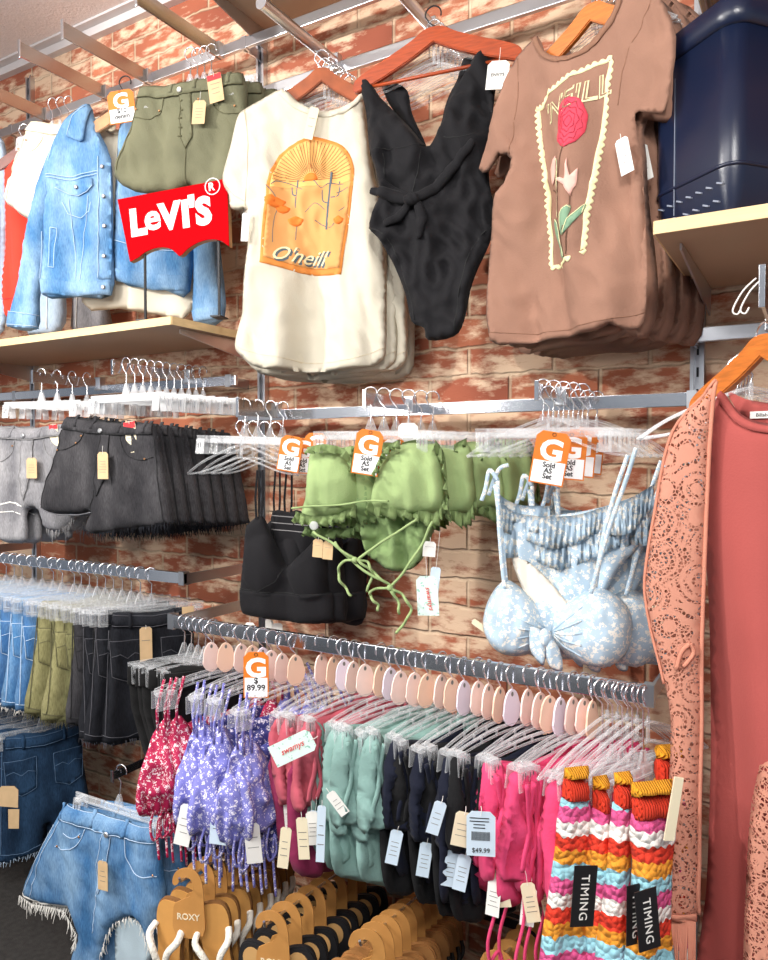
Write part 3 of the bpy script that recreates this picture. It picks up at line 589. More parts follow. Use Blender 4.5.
H = wood_hanger('wood_tan', .36, hk='darkmetal', drop=.08); H.location = P(125, 76, .24); H.rotation_euler = (0,0,math.radians(20)); H['label'] = 'tan wooden hanger carrying the blue denim jacket'
gcard(P(123, 92, .265)+Vector((0,-.012,0)), 24, 'small orange price card with a ten dollar mark on the denim jacket hanger', ['$10','denim'], w=.085, h=.10, roll=-6)
for k in range(3): place('top', clear_hanger, P(118, 96, .24)+Vector((-.03-.01*k,.05+.03*k,.0)), 18, f'clear top hanger, {ORD[k]} behind the denim jacket')
# things at the far left edge
def simple(name, label, cat, fr, px, m, t=.015, fold=.006, ff=8, seed=0, **k):
    r = thing(name, label, cat, fr.o, math.degrees(fr.yaw)); c = Cloth(fr.pts(px), t=t, R=.04, fold=fold, ff=ff, seed=seed, **k); c.mesh('body', m, r); return r, c
F_red = fabric('red cotton', '#e2402f', .08)
fr = Fr(P(20, 140, .20), 22)
r, c = simple('skirt', 'bright red garment hanging behind the white shorts at far left', 'skirt', fr, [(4,160),(30,156),(60,160),(64,230),(60,300),(30,306),(4,316),(2,240)], F_red, seed=2, fold=.012)
c.line('seam', fr.pts([(4,300),(30,296),(58,290)]), .0012, M['redlabel'], r, off=.002)
H = place('wooddk', lambda: wood_hanger('wood_dk', .34, hk='wire'), P(24, 124, .20), 22, 'dark brown wooden hanger at far left above the red garment')
fr = Fr(P(-6, 140, .24), 22)
r, c = simple('denim_shirt', 'pale denim piece cut by the left edge of the picture above the shelf', 'shirt', fr, [(-40,140),(-10,136),(4,142),(8,180),(7,250),(4,330),(-30,334),(-50,250)], D_pale, seed=4)
c.line('seam', fr.pts([(0,150),(2,220),(0,326)]), .0014, S_blue, r, off=.002)
fr = Fr(P(70, 290, .16), 20)
for i, (px, m, lb) in enumerate([([(38,250),(62,250),(66,300),(62,330),(28,334),(30,300)], D_pale, 'pale grey denim legs seen below the jacket sleeve'), ([(68,250),(96,250),(108,300),(110,330),(74,334),(72,300)], D_grey, 'grey denim legs seen below the jacket hem')]):
    fr = Fr(P(70, 290, .16-.03*i), 20); r, c = simple('jeans', lb, 'jeans', fr, px, m, seed=5+i, t=.02); c.line('seam', [fr.L(px[0][0]+14, 255), fr.L(px[0][0]+12, 330)], .0014, S_white, r, off=.002)
# ---- brand sign
fr = Fr(P(176, 230, .345), 16)
SG = thing('brand_sign', 'red batwing sign with white lettering standing on the left shelf', 'sign', P(176, 335, .345), 16)
zb = SG.location.z; SG.location.z = 1.89; dz = fr.o.z-1.89
sp = fr.pts([(119.5,200),(229,179),(231,247)])
L = fr.L
bot = smoothline([L(231,247),L(222,241),L(211,240),L(200,243),L(190,249),L(183,256)], 5)[:-1]+smoothline([L(181,256.5),L(172,249),L(160,248),L(148,252),L(140,258),L(132,262)], 5)
out = [L(119.5,200),L(229,179)]+bot
out = [(x, z+dz) for x, z in out]
bm = bmesh.new(); prism(bm, out, -.0062, -.004); build('face', bm, M['red'], SG)
bm = bmesh.new(); prism(bm, out, -.004, .014); build('board', bm, M['wood_tan'], SG)
def sgt(txt, u0, v0, size, bold, sx=1.0, al='LEFT'):
    a = L(u0, v0); b = L(u0+80, v0-14.5); d = Vector((b[0]-a[0], 0, b[1]-a[1])).normalized()
    R = Matrix.Translation((a[0], -.0063, a[1]+dz)) @ Matrix.Rotation(math.atan2(-d.z, d.x), 4, 'Y')
    return label_text('letter', txt, size, M['white'], SG, R, bold=bold, align=al, sx=sx)
for ch, u0, v0, size, sx in (('L',133,236,.100,1.0),('e',147,231,.104,1.05),('V',163.5,230,.098,.98),('I',184.5,227,.098,1.0),("'",192,223,.098,1.0),('S',199,225,.100,.98)):
    sgt(ch, u0, v0, size, .0026 if ch == 'e' else .0056, sx)
sgt('R', 210.5, 191.5, .030, .0008)
a = L(214.5,187); bm = bmesh.new(); tube(bm, [(a[0]+.022*math.cos(k), -.0065, a[1]+dz+.022*math.sin(k)) for k in np.linspace(0, 2*PI, 28)], .0016, 5); build('ring', bm, M['white'], SG)
for (u, v0) in ((145,255),(219,241)):
    a = L(u, v0); bm = bmesh.new(); tube(bm, [(a[0],.004,a[1]+dz+.01),(a[0],.004,.002)], .004, 8); box(bm, (a[0],.004,.002), (.03,.05,.004)); build('post', bm, M['darkmetal'], SG)
# ---- cream t-shirt
fr = Fr(P(322, 68, .19), 24)
CT = thing('t_shirt', 'cream t-shirt with an orange desert arch print, hanging beside the black swimsuit', 't-shirt', fr.o, 24)
ct = Cloth(fr.pts([(284,92),(262,103),(246,112),(239,120),(232,150),(225,178),(227,190),(231,197),(233,210),(241,214),(249,214),(252,240),(247,280),(242,315),(236,345),(243,357),(262,369),(311,372),(366,369),(382,362),(387,350),(388,310),(388,270),(386,240),(382,205),(375,175),(369,137),(364,98),(352,108),(334,114),(316,113),(300,105)]), t=.006, R=.014, fold=.034, ff=4.5, seed=5, crease=.012, k0=.05, y0=-.016, h=.011, fz=1.6, vary=1.4)
ct.mesh('body', F_cream, CT); back_panel(ct, CT, F_cream, .04, .016, 9)
ct.patch('collar', smoothline(fr.pts([(284,92),(297,104),(314,112.5),(334,113.5),(352,107),(364,97),(366,102),(353,114),(334,120),(313,119),(295,111),(281,98)]), 3), F_cream, CT, off=.0005, th=.003)
ct.line('seam', smoothline(fr.pts([(246,112),(250,140),(250,175),(249,213)]), 4), .0012, S_ecru, CT, off=.0006)
ct.line('hem', smoothline(fr.pts([(238,346),(250,352),(300,362),(350,361),(386,349)]), 4), .001, S_ecru, CT, off=.0006)
ct.line('sleeve_hem', fr.pts([(227,188),(238,200),(249,206)]), .001, S_ecru, CT, off=.0006)
A_out = fr.pts([(264.5,267),(269,207),(271.5,180),(281,158),(297,146),(314,140),(332,143.5),(347,153),(355,168),(356,186),(348,240),(343,277),(300,274)])
arc = smoothline(A_out[:12], 4)+[A_out[12]]
def shrink(o, k, c=None):
    A = np.array(o); c = np.array(c) if c is not None else A.mean(0); return [tuple(c+(p-c)*k) for p in A]
P_or = mat('orange print', '#e08a3c', .8); P_sun = mat('apricot print', '#f0b266', .8); P_sand = mat('sand print', '#e0a05e', .8); P_line = mat('brown line print', '#8a5a34', .8); P_slate = mat('slate print', '#5b6a72', .8); P_flower = mat('bright orange print', '#f47f2a', .8); P_cream = mat('cream print', '#f0e2b4', .8)
ct.patch('arch_print', arc, P_or, CT, off=.0004, th=.0008); inn = shrink(arc, .93); ct.patch('arch_print', inn, P_sun, CT, off=.0012, th=.0008)
des = [p for p in inn if p[1] < fr.L(312,184)[1]]; ct.patch('desert_print', des, P_sand, CT, off=.002, th=.0008)
sx, sz = fr.L(312,183); bm = bmesh.new()
for k in range(31):
    a = PI*(k+.5)/31; ux, uz = math.cos(a), math.sin(a); r1 = .016
    for rr in np.linspace(.02, .2, 60):
        if inside([(sx+ux*rr, sz+uz*rr)], inn)[0]: r1 = rr
    r0 = .03 if k % 2 else .022
    if r1 > r0+.01: ct.addline(bm, [(sx+ux*r0, sz+uz*r0), (sx+ux*r1, sz+uz*r1)], .0008, 4, off=.0024)
build('ray_print', bm, P_line, CT)
ct.patch('sun_print', [(sx+.02*math.cos(k), sz+.02*math.sin(k)) for k in np.linspace(0, PI, 12)], P_flower, CT, off=.003, th=.0006)
bm = bmesh.new()
for q in ([(328,232),(330,205),(333,175)],[(331,206),(324,203),(323,192)],[(332,200),(340,198),(341,184)],[(296,210),(298,195),(299,182)],[(298,198),(294,196),(293,189)]): ct.addline(bm, smoothline(fr.pts(q), 4), .0035 if q[0][0] > 310 and q[0][0] < 330 else .0022, 5, off=.0026, flat=.3)
for q in ([(274,188),(280,184),(292,186),(304,192)],[(304,184),(314,182),(322,190),(330,186),(345,188)],[(306,214),(316,205),(326,212)],[(340,214),(348,208)],[(276,246),(277,222),(280,212)],[(297,242),(298,226)],[(270,190),(278,200),(276,208)],[(316,222),(330,230),(336,226)],[(338,196),(350,192)]): ct.addline(bm, smoothline(fr.pts(q), 4), .0012, 4, off=.0026)
build('cactus_print', bm, P_slate, CT)
for (u, v, a, b) in ((278,206,10,5),(285,212,7,4),(297,223,8,5),(340,223,5,4),(274,203,6,4)):
    x, z = fr.L(u, v); k0 = .0026; ct.patch('flower_print', [(x+a*k0*math.cos(k)*(1+.12*math.sin(5*k)), z+b*k0*math.sin(k)*(1+.12*math.cos(4*k))) for k in np.linspace(0, 2*PI, 16, endpoint=False)], P_flower, CT, off=.0032, th=.0006)
for (mm, dx, off) in ((P_slate, .0035, .0034), (P_cream, 0, .0052)):
    a = fr.L(273,262); b = fr.L(340,268); d = ((b[0]-a[0]), (b[1]-a[1])); n = math.hypot(*d); d = (d[0]/n, d[1]/n)
    ct.text('lettering', "O'neill", (a[0]+dx, a[1]-dx), d, (-d[1]+.12, d[0]), .054, mm, CT, off=off, shear=.35, bold=.0014 if mm is P_slate else .0002)
fit_tag(CT, ct, fr.L(318,111), .026, .085, M['beige'], roll=14, string=.006, lines=2)
fit_tag(CT, ct, fr.L(253,218), .020, .075, M['paper'], roll=4, string=.006, lines=2)
H = place('woodmid', lambda: wood_hanger('wood_dk', .30, drop=.048), P(322, 50, .19), 24, 'brown wooden hanger carrying the cream t-shirt')
H.children[1].data.materials[0] = mat('brown wood', '#a2542e', .38, 0, .1, 60, .2, 25)
for k in range(7): place('top', clear_hanger, P(322, 56, .19)+Vector((0.006*k,.012+.012*k,-.004*k)), 24, f'clear top hanger behind the cream t-shirt, {ORD[k]} from the front')
for k in range(2): 
    c = copytree(CT, fr.o+Vector((.01+.02*k,.045+.03*k,-.006)), 22-5*k, f'cream t-shirt hanging {["directly","two places"][k]} behind the arch print t-shirt')
    for ch in list(c.children):
        if 'print' in ch.name or 'letter' in ch.name or 'tag' in ch.name: 
            for g in list(ch.children): bpy.data.objects.remove(g)
            bpy.data.objects.remove(ch)
# ---- black swimsuit
fr = Fr(P(433, 22, .20), 12)
SW = thing('swimsuit', 'black plunge one-piece swimsuit with a tied waist on a cherry wood hanger', 'swimsuit', fr.o, 12)
sw = Cloth(fr.pts([(360,86),(362,80),(368,79),(373,86),(380,97),(395,112),(412,130),(426.5,146),(434,139),(440,126),(447,103),(458,84),(469,66),(476,54),(482,47),(490,46),(497,49),(499,56),(497,75),(493,110),(490,150),(489,182),(494,205),(495,222),(488,245),(478,268),(471,290),(465,322),(455,337),(428,340),(424,328),(411,321),(405,295),(394,266),(380,240),(369,228),(373,212),(380,194),(376,170),(370,150),(367,115)]), t=.010, R=.02, fold=.012, ff=9, seed=11, crease=.04, h=.009, bumps=[(*fr.L(397,150),.07,.09,.018),(*fr.L(460,142),.07,.09,.018)])
sw.mesh('body', F_black, SW)
sb = Cloth(fr.pts([(378,80),(387,75),(404,85),(409,109),(424,143),(410,130),(392,108),(384,96)]), t=.006, R=.03, fold=.003, seed=2, y0=.03); sb.mesh('back_strap', F_black, SW)
sb = Cloth(fr.pts([(461,52),(472,53),(476,60),(462,84),(448,104),(440,128),(440,110),(446,90),(455,72)]), t=.006, R=.03, fold=.003, seed=3, y0=.03); sb.mesh('back_strap', F_black, SW)
for pth, rr in (([(372,192),(385,195),(398,199),(411,202)], [.008,.013,.016,.012]),([(418,202),(434,192),(452,175),(470,155),(476,146)], [.012,.014,.013,.011,.008]),([(384,184),(396,192),(410,199)], [.006,.009,.008]),([(412,205),(400,218),(386,226)], [.009,.012,.008]),([(420,206),(424,222),(420,240)], [.01,.014,.006])):
    p = smoothline(fr.pts(pth), 5); Y = sw.ys(p)[0]; R_ = np.interp(np.linspace(0, 1, len(p)), np.linspace(0, 1, len(rr)), rr)
    bm = bmesh.new(); tube(bm, [(q[0], y-.006, q[1]) for q, y in zip(p, Y)], list(R_), 8, flat=.55); build('sash', bm, F_black, SW, True)
x, z = fr.L(415,203); bm = bmesh.new(); bmesh.ops.create_icosphere(bm, subdivisions=3, radius=1, matrix=Matrix.Translation((x, sw.yf(x, z)-.014, z)) @ Matrix.Diagonal((.022,.014,.015,1)))
for v in bm.verts: v.co += Vector((0,-1,0))*.003*math.sin(v.co.x*400+v.co.z*200)
build('knot', bm, F_black, SW, True)
S_blk = mat('black seam thread', '#151516', .8)  # near-black colour for the raised seam lines
for q in ([(371,157),(385,152),(408,152),(426,147)],[(446,141),(460,143),(472,140),(478,135)],[(385,156),(388,180)],[(424,148),(420,175),(414,198)],[(369,228),(385,236),(398,258),(408,290),(414,320)],[(493,224),(478,240),(468,262),(460,300),(456,334)]): sw.line('seam', smoothline(fr.pts(q), 4), .0016, S_blk, SW, off=0)
t = tagcard(SW, 'hang_tag', (*[fr.L(502,52)[0]], -.02, fr.L(502,52)[1]), .052, .066, M['paper'], roll=6, string=.03, lines=0, text='ENVYS', ls=.011)
place('woodbar', lambda: wood_hanger('wood_red', .42, True, hk='darkmetal', drop=.052), P(433, 6, .20), 12, 'cherry wood hanger with a bar carrying the black swimsuit', swing=-2)
for k in range(8): place('top', clear_hanger, P(433, 12, .20)+Vector((-.004+0.006*k,.014+.012*k,-.004*k-.01)), 14, f'clear top hanger behind the black swimsuit, {ORD[k]} from the front')
# ---- brown t-shirt
fr = Fr(P(592, -18, .26), -16)
BT = thing('t_shirt', 'dusty brown t-shirt with a rose stamp print, hanging beside the navy box', 't-shirt', fr.o, -16)
BO = fr.pts([(542,39),(521,60),(508,94),(499,122),(493,142),(484,171),(494,174),(508,160),(518,162),(512,185),(499,200),(496,230),(492,290),(497,342),(516,344),(551,340),(604,332),(616,325),(630,331),(643,322),(648,284),(646,240),(642,190),(640,150),(636,120),(640,112),(658,114),(668,112),(676,80),(680,40),(668,8),(651,-12),(632,-24),(624,0),(616,20),(604,38),(586,56),(566,61),(549,54)])
bt = Cloth(BO, t=.006, R=.014, fold=.038, ff=4.2, seed=14, crease=.014, k0=.05, y0=-.018, h=.010, fz=1.4, vary=1.4, smooth=2)
bt.mesh('body', F_brown, BT); back_panel(bt, BT, F_brown, .045, .014, 19); F_brn2 = fabric('brown rib', '#8f6955', .05)
bt.patch('collar', smoothline(fr.pts([(542,39),(549,54),(566,61),(586,56),(604,38),(616,20),(624,0),(629,2),(621,24),(609,43),(589,62),(566,67),(546,60),(538,43)]), 3), F_brn2, BT, off=.0005, th=.003)
bt.line('seam', smoothline(fr.pts([(655,0),(645,30),(630,62),(622,108)]), 4), .0014, F_brn2, BT, off=0); bt.line('seam', smoothline(fr.pts([(523,62),(524,100),(518,158)]), 4), .0014, F_brn2, BT, off=0)
bt.line('hem', smoothline(fr.pts([(497,334),(551,332),(604,324),(645,312)]), 4), .001, F_brn2, BT, off=.0006)
P_st = mat('pale stamp print', '#ece6b4', .8); P_rose = mat('rose print', '#de4257', .8); P_rosed = mat('dark rose print', '#a8283d', .8); P_leaf = mat('leaf print', '#7fa183', .8); P_stem = mat('stem print', '#6a4a38', .8); P_lily = mat('lily print', '#eab6a8', .8)
bd = fr.pts([(539,110),(547,108),(553,97),(617,62),(611,110),(603,170),(597,225),(593,255)]); b3 = fr.pts([(583,262),(549.5,267),(546,220),(543,165),(539,110)])
def scal(path, amp, per):
    q = []; A = resample(path, .0022); A = A[:max(i for i, p in enumerate(A) if math.dist(p, path[-1]) < .004)+1]; s_ = 0; last = A[0]
    for i, p in enumerate(A):
        s_ += math.dist(p, last); last = p; a = A[max(0, i-1)]; b = A[min(len(A)-1, i+1)]; d = np.array(b)-np.array(a); L_ = np.linalg.norm(d) or 1; nn = np.array((-d[1], d[0]))/L_
        w = abs(math.sin(PI*s_/per)); q.append((np.array(p)+nn*(.0015+amp*w), np.array(p)-nn*.0045))
    return [tuple(x[0]) for x in q]+[tuple(x[1]) for x in q[::-1]]
bt.patch('stamp_print', scal(bd, .0055, .0145), P_st, BT, off=.0006, th=.0008, h=.004); bt.patch('stamp_print', scal(b3, .0055, .0145), P_st, BT, off=.0006, th=.0008, h=.004)
rc = fr.L(582,129); ax_ = fr.L(593,123); 
RO = [fr.L(582+math.cos(a)*15.5*(1+.03*math.sin(9*a)), 129-math.sin(a)*25*(1+.03*math.cos(7*a))-math.cos(a)*4) for a in np.linspace(0, 2*PI, 36, endpoint=False)]
bt.patch('rose_print', RO, P_rose, BT, off=.0012, th=.0008)
bm = bmesh.new()
for ring, (k, n) in enumerate(((.88,9),(.66,7),(.45,6),(.24,4))):
    for j in range(n):
        a0 = 2*PI*(j+.5*(ring%2))/n; q = [fr.L(582+math.cos(a)*15.5*k*(1-.18*abs(math.cos((a-a0)*n/2))), 129-math.sin(a)*25*k*(1-.18*abs(math.cos((a-a0)*n/2)))-math.cos(a)*4*k) for a in np.linspace(a0, a0+2*PI/n*.92, 7)]
        bt.addline(bm, q, .0011, 4, off=.0022)
build('petal_print', bm, P_rosed, BT)
bm = bmesh.new()
for q in ([(579,152),(573,175),(570,210),(573,258)],[(585,203),(583,230),(578,258)],[(553,190),(562,197),(568,215)],[(583,225),(577,235),(575,240)]): bt.addline(bm, smoothline(fr.pts(q), 4), .0016, 5, off=.0014)
build('stem_print', bm, P_stem, BT)
for q in ([(565,163),(570,180),(569,205),(568,222),(562,205),(564,185)],[(551,218),(562,228),(571,245),(574,260),(562,257),(554,240)],[(572,235),(575,220),(583,212),(586,214),(582,228),(576,240)],[(577,240),(583,225),(597,209),(595,218),(588,228)]):
    bt.patch('leaf_print', smoothline(fr.pts(q), 3, True), P_leaf, BT, off=.002, th=.0006); bt.line('leaf_print_edge', fr.pts(q[:4]), .0011, P_st, BT, off=.003)
for q in ([(552,186),(552,170),(558,162),(564,160),(560,175),(556,184)],[(566,184),(575,184),(580,186),(583,166),(585,183),(592,175),(590,192),(586,203),(580,192)]):
    bt.patch('lily_print', fr.pts(q), P_lily, BT, off=.0026, th=.0006)
a = fr.L(550,130); b = fr.L(610,100); d = (b[0]-a[0], b[1]-a[1]); n = math.hypot(*d); d = (d[0]/n, d[1]/n)
bt.text('lettering', "'NEILL", a, d, (.10, 1), .060, P_st, BT, off=.0016, bold=.0012); bt.text('lettering', "'NEILL", (a[0],a[1]+.001), d, (.10, 1), .060, F_brown, BT, off=.0026, bold=-.0013)
fit_tag(BT, bt, fr.L(627,138), .028, .075, M['paper'], roll=-12, string=.01, lines=3); 
H = wood_hanger('wood_or', .34, drop=.07); H.location = P(592, -30, .26); H.rotation_euler = (0,0,math.radians(-16)); H['label'] = 'orange wooden hanger carrying the brown rose t-shirt'
for k in range(6): place('top', clear_hanger, P(592, -26, .26)+Vector((0.004*k,.014+.012*k,-.004*k)), -14, f'clear top hanger behind the brown t-shirt, {ORD[k]} from the front')
for k in range(3):
    c = copytree(BT, fr.o+Vector((.025+.022*k,.05+.045*k,-.002)), -14+4*k, f'brown t-shirt hanging {["directly","two places","three places"][k]} behind the rose print t-shirt')
    for ch in list(c.children):
        if 'print' in ch.name or 'letter' in ch.name:
            for g in list(ch.children): bpy.data.objects.remove(g)
            bpy.data.objects.remove(ch)
# ---- navy box on the right shelf
NV = mat('navy moulded plastic', '#141d36', .3, 0, .08, 500, spec=.6); 
BX = thing('storage_box', 'tall navy blue moulded box with rounded corners on the right shelf', 'box', (-.127,-.38,1.91))
BX.location.x -= .016; e1 = Vector((-.77,.64,0)).normalized(); e2 = Vector((.64,.77,0)).normalized()
def rbox(bm, z0, z1, w1, w2, r, inset=0, n=8):
    pts = []
    for (cx, cy, a0) in ((w1-r, w2-r, 0), (r, w2-r, 90), (r, r, 180), (w1-r, r, 270)):
        for k in range(n+1): a = math.radians(a0+90*k/n); pts.append((cx+(r-inset)*math.cos(a), cy+(r-inset)*math.sin(a)))
    return [e1*x+e2*y+Vector((0,0,z0)) for x, y in pts]
def loft(bm, rings, cap=True):
    R = [[bm.verts.new(p) for p in r] for r in rings]; n = len(R[0])
    for a, b in zip(R[:-1], R[1:]):
        for k in range(n): bm.faces.new((a[k], a[(k+1)%n], b[(k+1)%n], b[k]))
    if cap: bm.faces.new(R[0][::-1]); bm.faces.new(R[-1])
W1, W2 = .215, .36
bm = bmesh.new(); loft(bm, [rbox(bm, z, 0, W1, W2, .035, i) for z, i in ((0,.034),(.008,.030),(.03,.020),(.06,.010),(.09,.004),(.115,.0005),(.12,0),(.37,-.003))]); o_ = build('body', bm, NV, BX, True)
bm = bmesh.new(); loft(bm, [rbox(bm, z, 0, W1, W2, .035, i) for z, i in ((.371,-.001),(.373,-.008),(.395,-.009),(.42,-.006),(.428,.004),(.43,.02))]); build('lid', bm, NV, BX, True)
bm = bmesh.new(); loft(bm, [rbox(bm, z, 0, W1, W2, .035, i) for z, i in ((.1205,-.0005),(.122,-.0035),(.1265,-.0035),(.128,-.0005))]); build('moulding_line', bm, NV, BX, True)
bm = bmesh.new()
for k in range(7):
    x = .03+k*.026
    for (zz, yy) in ((.094,.0022),(.066,.0072)):
        c = e1*(x+(.013 if zz < .07 else 0))+e2*(yy+.0)+Vector((0,0,zz)); box(bm, c, (.015,.005,.003), Matrix.Rotation(math.atan2(e1.y, e1.x), 3, 'Z') @ Matrix.Rotation(-.4, 3, 'Y'))
build('grip_rib', bm, mat('grey plastic rib', '#8c93a3', .35), BX)['kind'] = 'stuff'
bm = bmesh.new(); box(bm, e1*.145+e2*(-.0016)+Vector((0,0,.22)), (.0015,.002,.30), Matrix.Rotation(math.atan2(e1.y, e1.x), 3, 'Z')); build('seam', bm, mat('pale seam line', '#7c8494', .4), BX)
bm = bmesh.new(); tube(bm, [e2*.12-e1*.001+Vector((0,0,.13)), e2*.12-e1*.006+Vector((0,0,.13))], .008, 12); build('latch_knob', bm, M['darkmetal'], BX)
# ================================================================ MIDDLE ROW
def hook_on(X, off, z): return Vector((X, -off, z))
# ---- black denim shorts, all facing the shopper along one arm
AX = P(113, 376, .40).x; fr = Fr(Vector((AX+.02, -.37, 1.79)), 6)
out = fr.pts([(68,417),(95,421),(125,424),(154,424),(162,450),(168,480),(173,518),(172,524),(150,527),(125,530),(100,534),(84,530),(92,512),(78,514),(58,514),(40,508),(46,485),(56,452)])
bk, bc = shorts(fr, out, D_black, S_dark, 'front pair of black cut-off denim shorts with a round silver button', band=fr.pts([(68,417),(95,421),(125,424),(154,424),(156,434),(125,435),(95,433),(65,428)]),
    fly=fr.pts([(105,434),(116,435),(113,470),(102,496),(99,480)]), pockets=[smoothline(fr.pts([(60,450),(72,449),(84,441),(90,433)]), 5), smoothline(fr.pts([(126,436),(133,455),(146,460),(158,457)]), 5)],
    seams=[fr.pts([(98,490),(93,512)]), fr.pts([(66,430),(54,470),(44,505)]), fr.pts([(157,436),(163,480),(168,522)])], loops=[(*fr.L(80,416),.032),(*fr.L(97,418),.032),(*fr.L(125,422),.032),(*fr.L(148,422),.032)], button=fr.L(106,431), rivets=fr.pts([(62,450),(81,443),(87,436),(150,459)]),
    fray=fr.pts([(173,522),(150,527),(125,530),(100,534),(84,530)]), fraym=D_ink, seed=21)
S_w = fabric('frayed grey thread', '#6d6c70'); 
bc.line('frayed_edge', fr.pts([(40,508),(58,515),(78,515),(92,512)]), .002, S_w, bk)
fit_tag(bk, bc, fr.L(114,446), .040, .078, M['kraft'], string=.018, lines=5); fit_tag(bk, bc, fr.L(134,421), .044, .09, M['beige'], roll=-5, string=.002, lines=5, head=M['redlabel'])
for k in range(10):
    o = fr.o+Vector((.004*k, .027*(k+1), -.002*k))
    c = copytree(bk, o, 6+3*((k*37)%5-2), f'black cut-off denim shorts, {ORD[k]} behind the front pair')
    for ch in list(c.children):
        if 'tag' in ch.name or 'hole' in ch.name:
            for g in list(ch.children): bpy.data.objects.remove(g)
            bpy.data.objects.remove(ch)
hz = fr.o.z+.0
for k in range(11): place('clipw', lambda: pant_hanger(.31, 'clearw'), Vector((AX+.02+.004*k, -.37+.027*k, 1.795)), 6+3*((k*37)%5-2), f'milky clip hanger {"of the front black shorts" if k == 0 else ", "+ORD[k-1]+" behind the front black shorts"}'.replace(' ,', ','))
# ---- grey shorts
GX = P(33, 382, .36).x; fr = Fr(Vector((GX, -.33, 1.79)), 12)
out = fr.pts([(-34,424),(0,427),(34,429),(66,424),(72,445),(80,480),(82,500),(72,524),(58,532),(46,528),(40,512),(33,508),(28,516),(30,540),(10,543),(-20,530),(-52,505),(-44,460)])
gy, gc = shorts(fr, out, D_grey, S_grey, 'washed grey ripped denim shorts at left beside the black shorts', band=fr.pts([(-34,424),(0,427),(34,429),(66,424),(68,435),(34,440),(0,438),(-36,434)]), fly=fr.pts([(28,440),(38,440),(36,470),(30,500),(25,480)]),
    pockets=[smoothline(fr.pts([(-6,459),(8,461),(16,452),(20,441)]), 5), smoothline(fr.pts([(48,440),(52,452),(62,458),(72,455)]), 5)], seams=[fr.pts([(30,500),(33,509)]), fr.pts([(70,436),(76,480),(79,500)])],
    loops=[(*fr.L(15,428),.03),(*fr.L(44,428),.03)], button=fr.L(30,436), rivets=fr.pts([(-4,460),(17,446)]), fray=fr.pts([(82,500),(72,524),(58,532),(46,528)]), fraym=S_grey, seed=23)
gc.line('rip', fr.pts([(2,505),(14,502),(26,506)]), .003, S_white, gy); gc.line('rip', fr.pts([(4,512),(16,511),(24,514)]), .002, S_white, gy)
fit_tag(gy, gc, fr.L(40,456), .042, .066, M['kraft'], string=.006, lines=4)
fit_tag(gy, gc, fr.L(58,424), .034, .07, M['beige'], roll=-4, string=.002, lines=2, head=M['redlabel'])
for k in range(3):
    c = copytree(gy, fr.o+Vector((.01*k,.05*(k+1),-.004)), 12-2*k, f'washed grey denim shorts, {ORD[k]} behind the front grey pair')
for k in range(4): place('clipw', None, Vector((GX+.01*k, -.33+.05*k, 1.795)), 12-2*k, 'milky clip hanger '+('of the front grey shorts' if k == 0 else f'{ORD[k-1]} behind the front grey shorts'))
# ---- black bralettes
BXX = P(238, 410, .27).x; fr = Fr(P(300, 412, .20), 14)
def bralette(label, fr):
    r = thing('bralette', label, 'swim top', fr.o, math.degrees(fr.yaw))
    c = Cloth(fr.pts([(245,530),(250,522),(262,515),(270,530),(280,552),(287,566),(296,558),(310,545),(322,530),(330,536),(332,560),(334,590),(334,620),(300,623),(262,617),(243,613),(240,590),(243,560)]), t=.02, R=.03, fold=.006, ff=8, seed=31, smooth=2, bumps=[(*fr.L(265,565),.07,.08,.022),(*fr.L(312,570),.07,.08,.022)], h=.010)
    c.mesh('cups', F_black, r); c.line('seam', fr.pts([(241,588),(262,590),(300,593),(333,592)]), .0016, S_blk, r); c.line('seam', fr.pts([(287,566),(280,580),(262,590)]), .0016, S_blk, r)
    c.patch('band', fr.pts([(241,589),(262,591),(300,594),(334,592),(334,620),(300,623),(262,617),(243,613)]), F_black, r, off=.001, th=.002)
    for q in ([(263,517),(264,500),(264,470)],[(258,520),(257,498),(259,470)],[(323,532),(318,505),(314,490)]):
        bm = bmesh.new(); tube(bm, [(x,-.01,z) for x, z in fr.pts(q)], .0035, 6, flat=.5); build('strap', bm, F_black, r)
    return r, c
r, c = bralette('black v-neck bralette top hanging left of the green bikini tops', fr)
bb = Cloth(fr.pts([(268,512),(290,514),(312,516),(318,530),(322,560),(280,560),(268,540)]), t=.008, R=.02, fold=.006, seed=4, y0=.03); bb.mesh('back_panel', F_black, r)
for z_ in (520,527,534): bb.line('back_seam', fr.pts([(268,z_-4),(290,z_-2),(316,z_)]), .0014, S_grey, r)
t = tagcard(r, 'hang_tag', (fr.L(250,622)[0], .0, fr.L(250,612)[1]), .028, .05, M['paper'], lines=0)
copytree(r, fr.o+Vector((.05,.075,-.006)), 22, 'black bralette top tucked behind the front black bralette'); 
copytree(r, fr.o+Vector((.02,.04,-.003)), 4, 'black bralette top squeezed in the middle of the black tops')
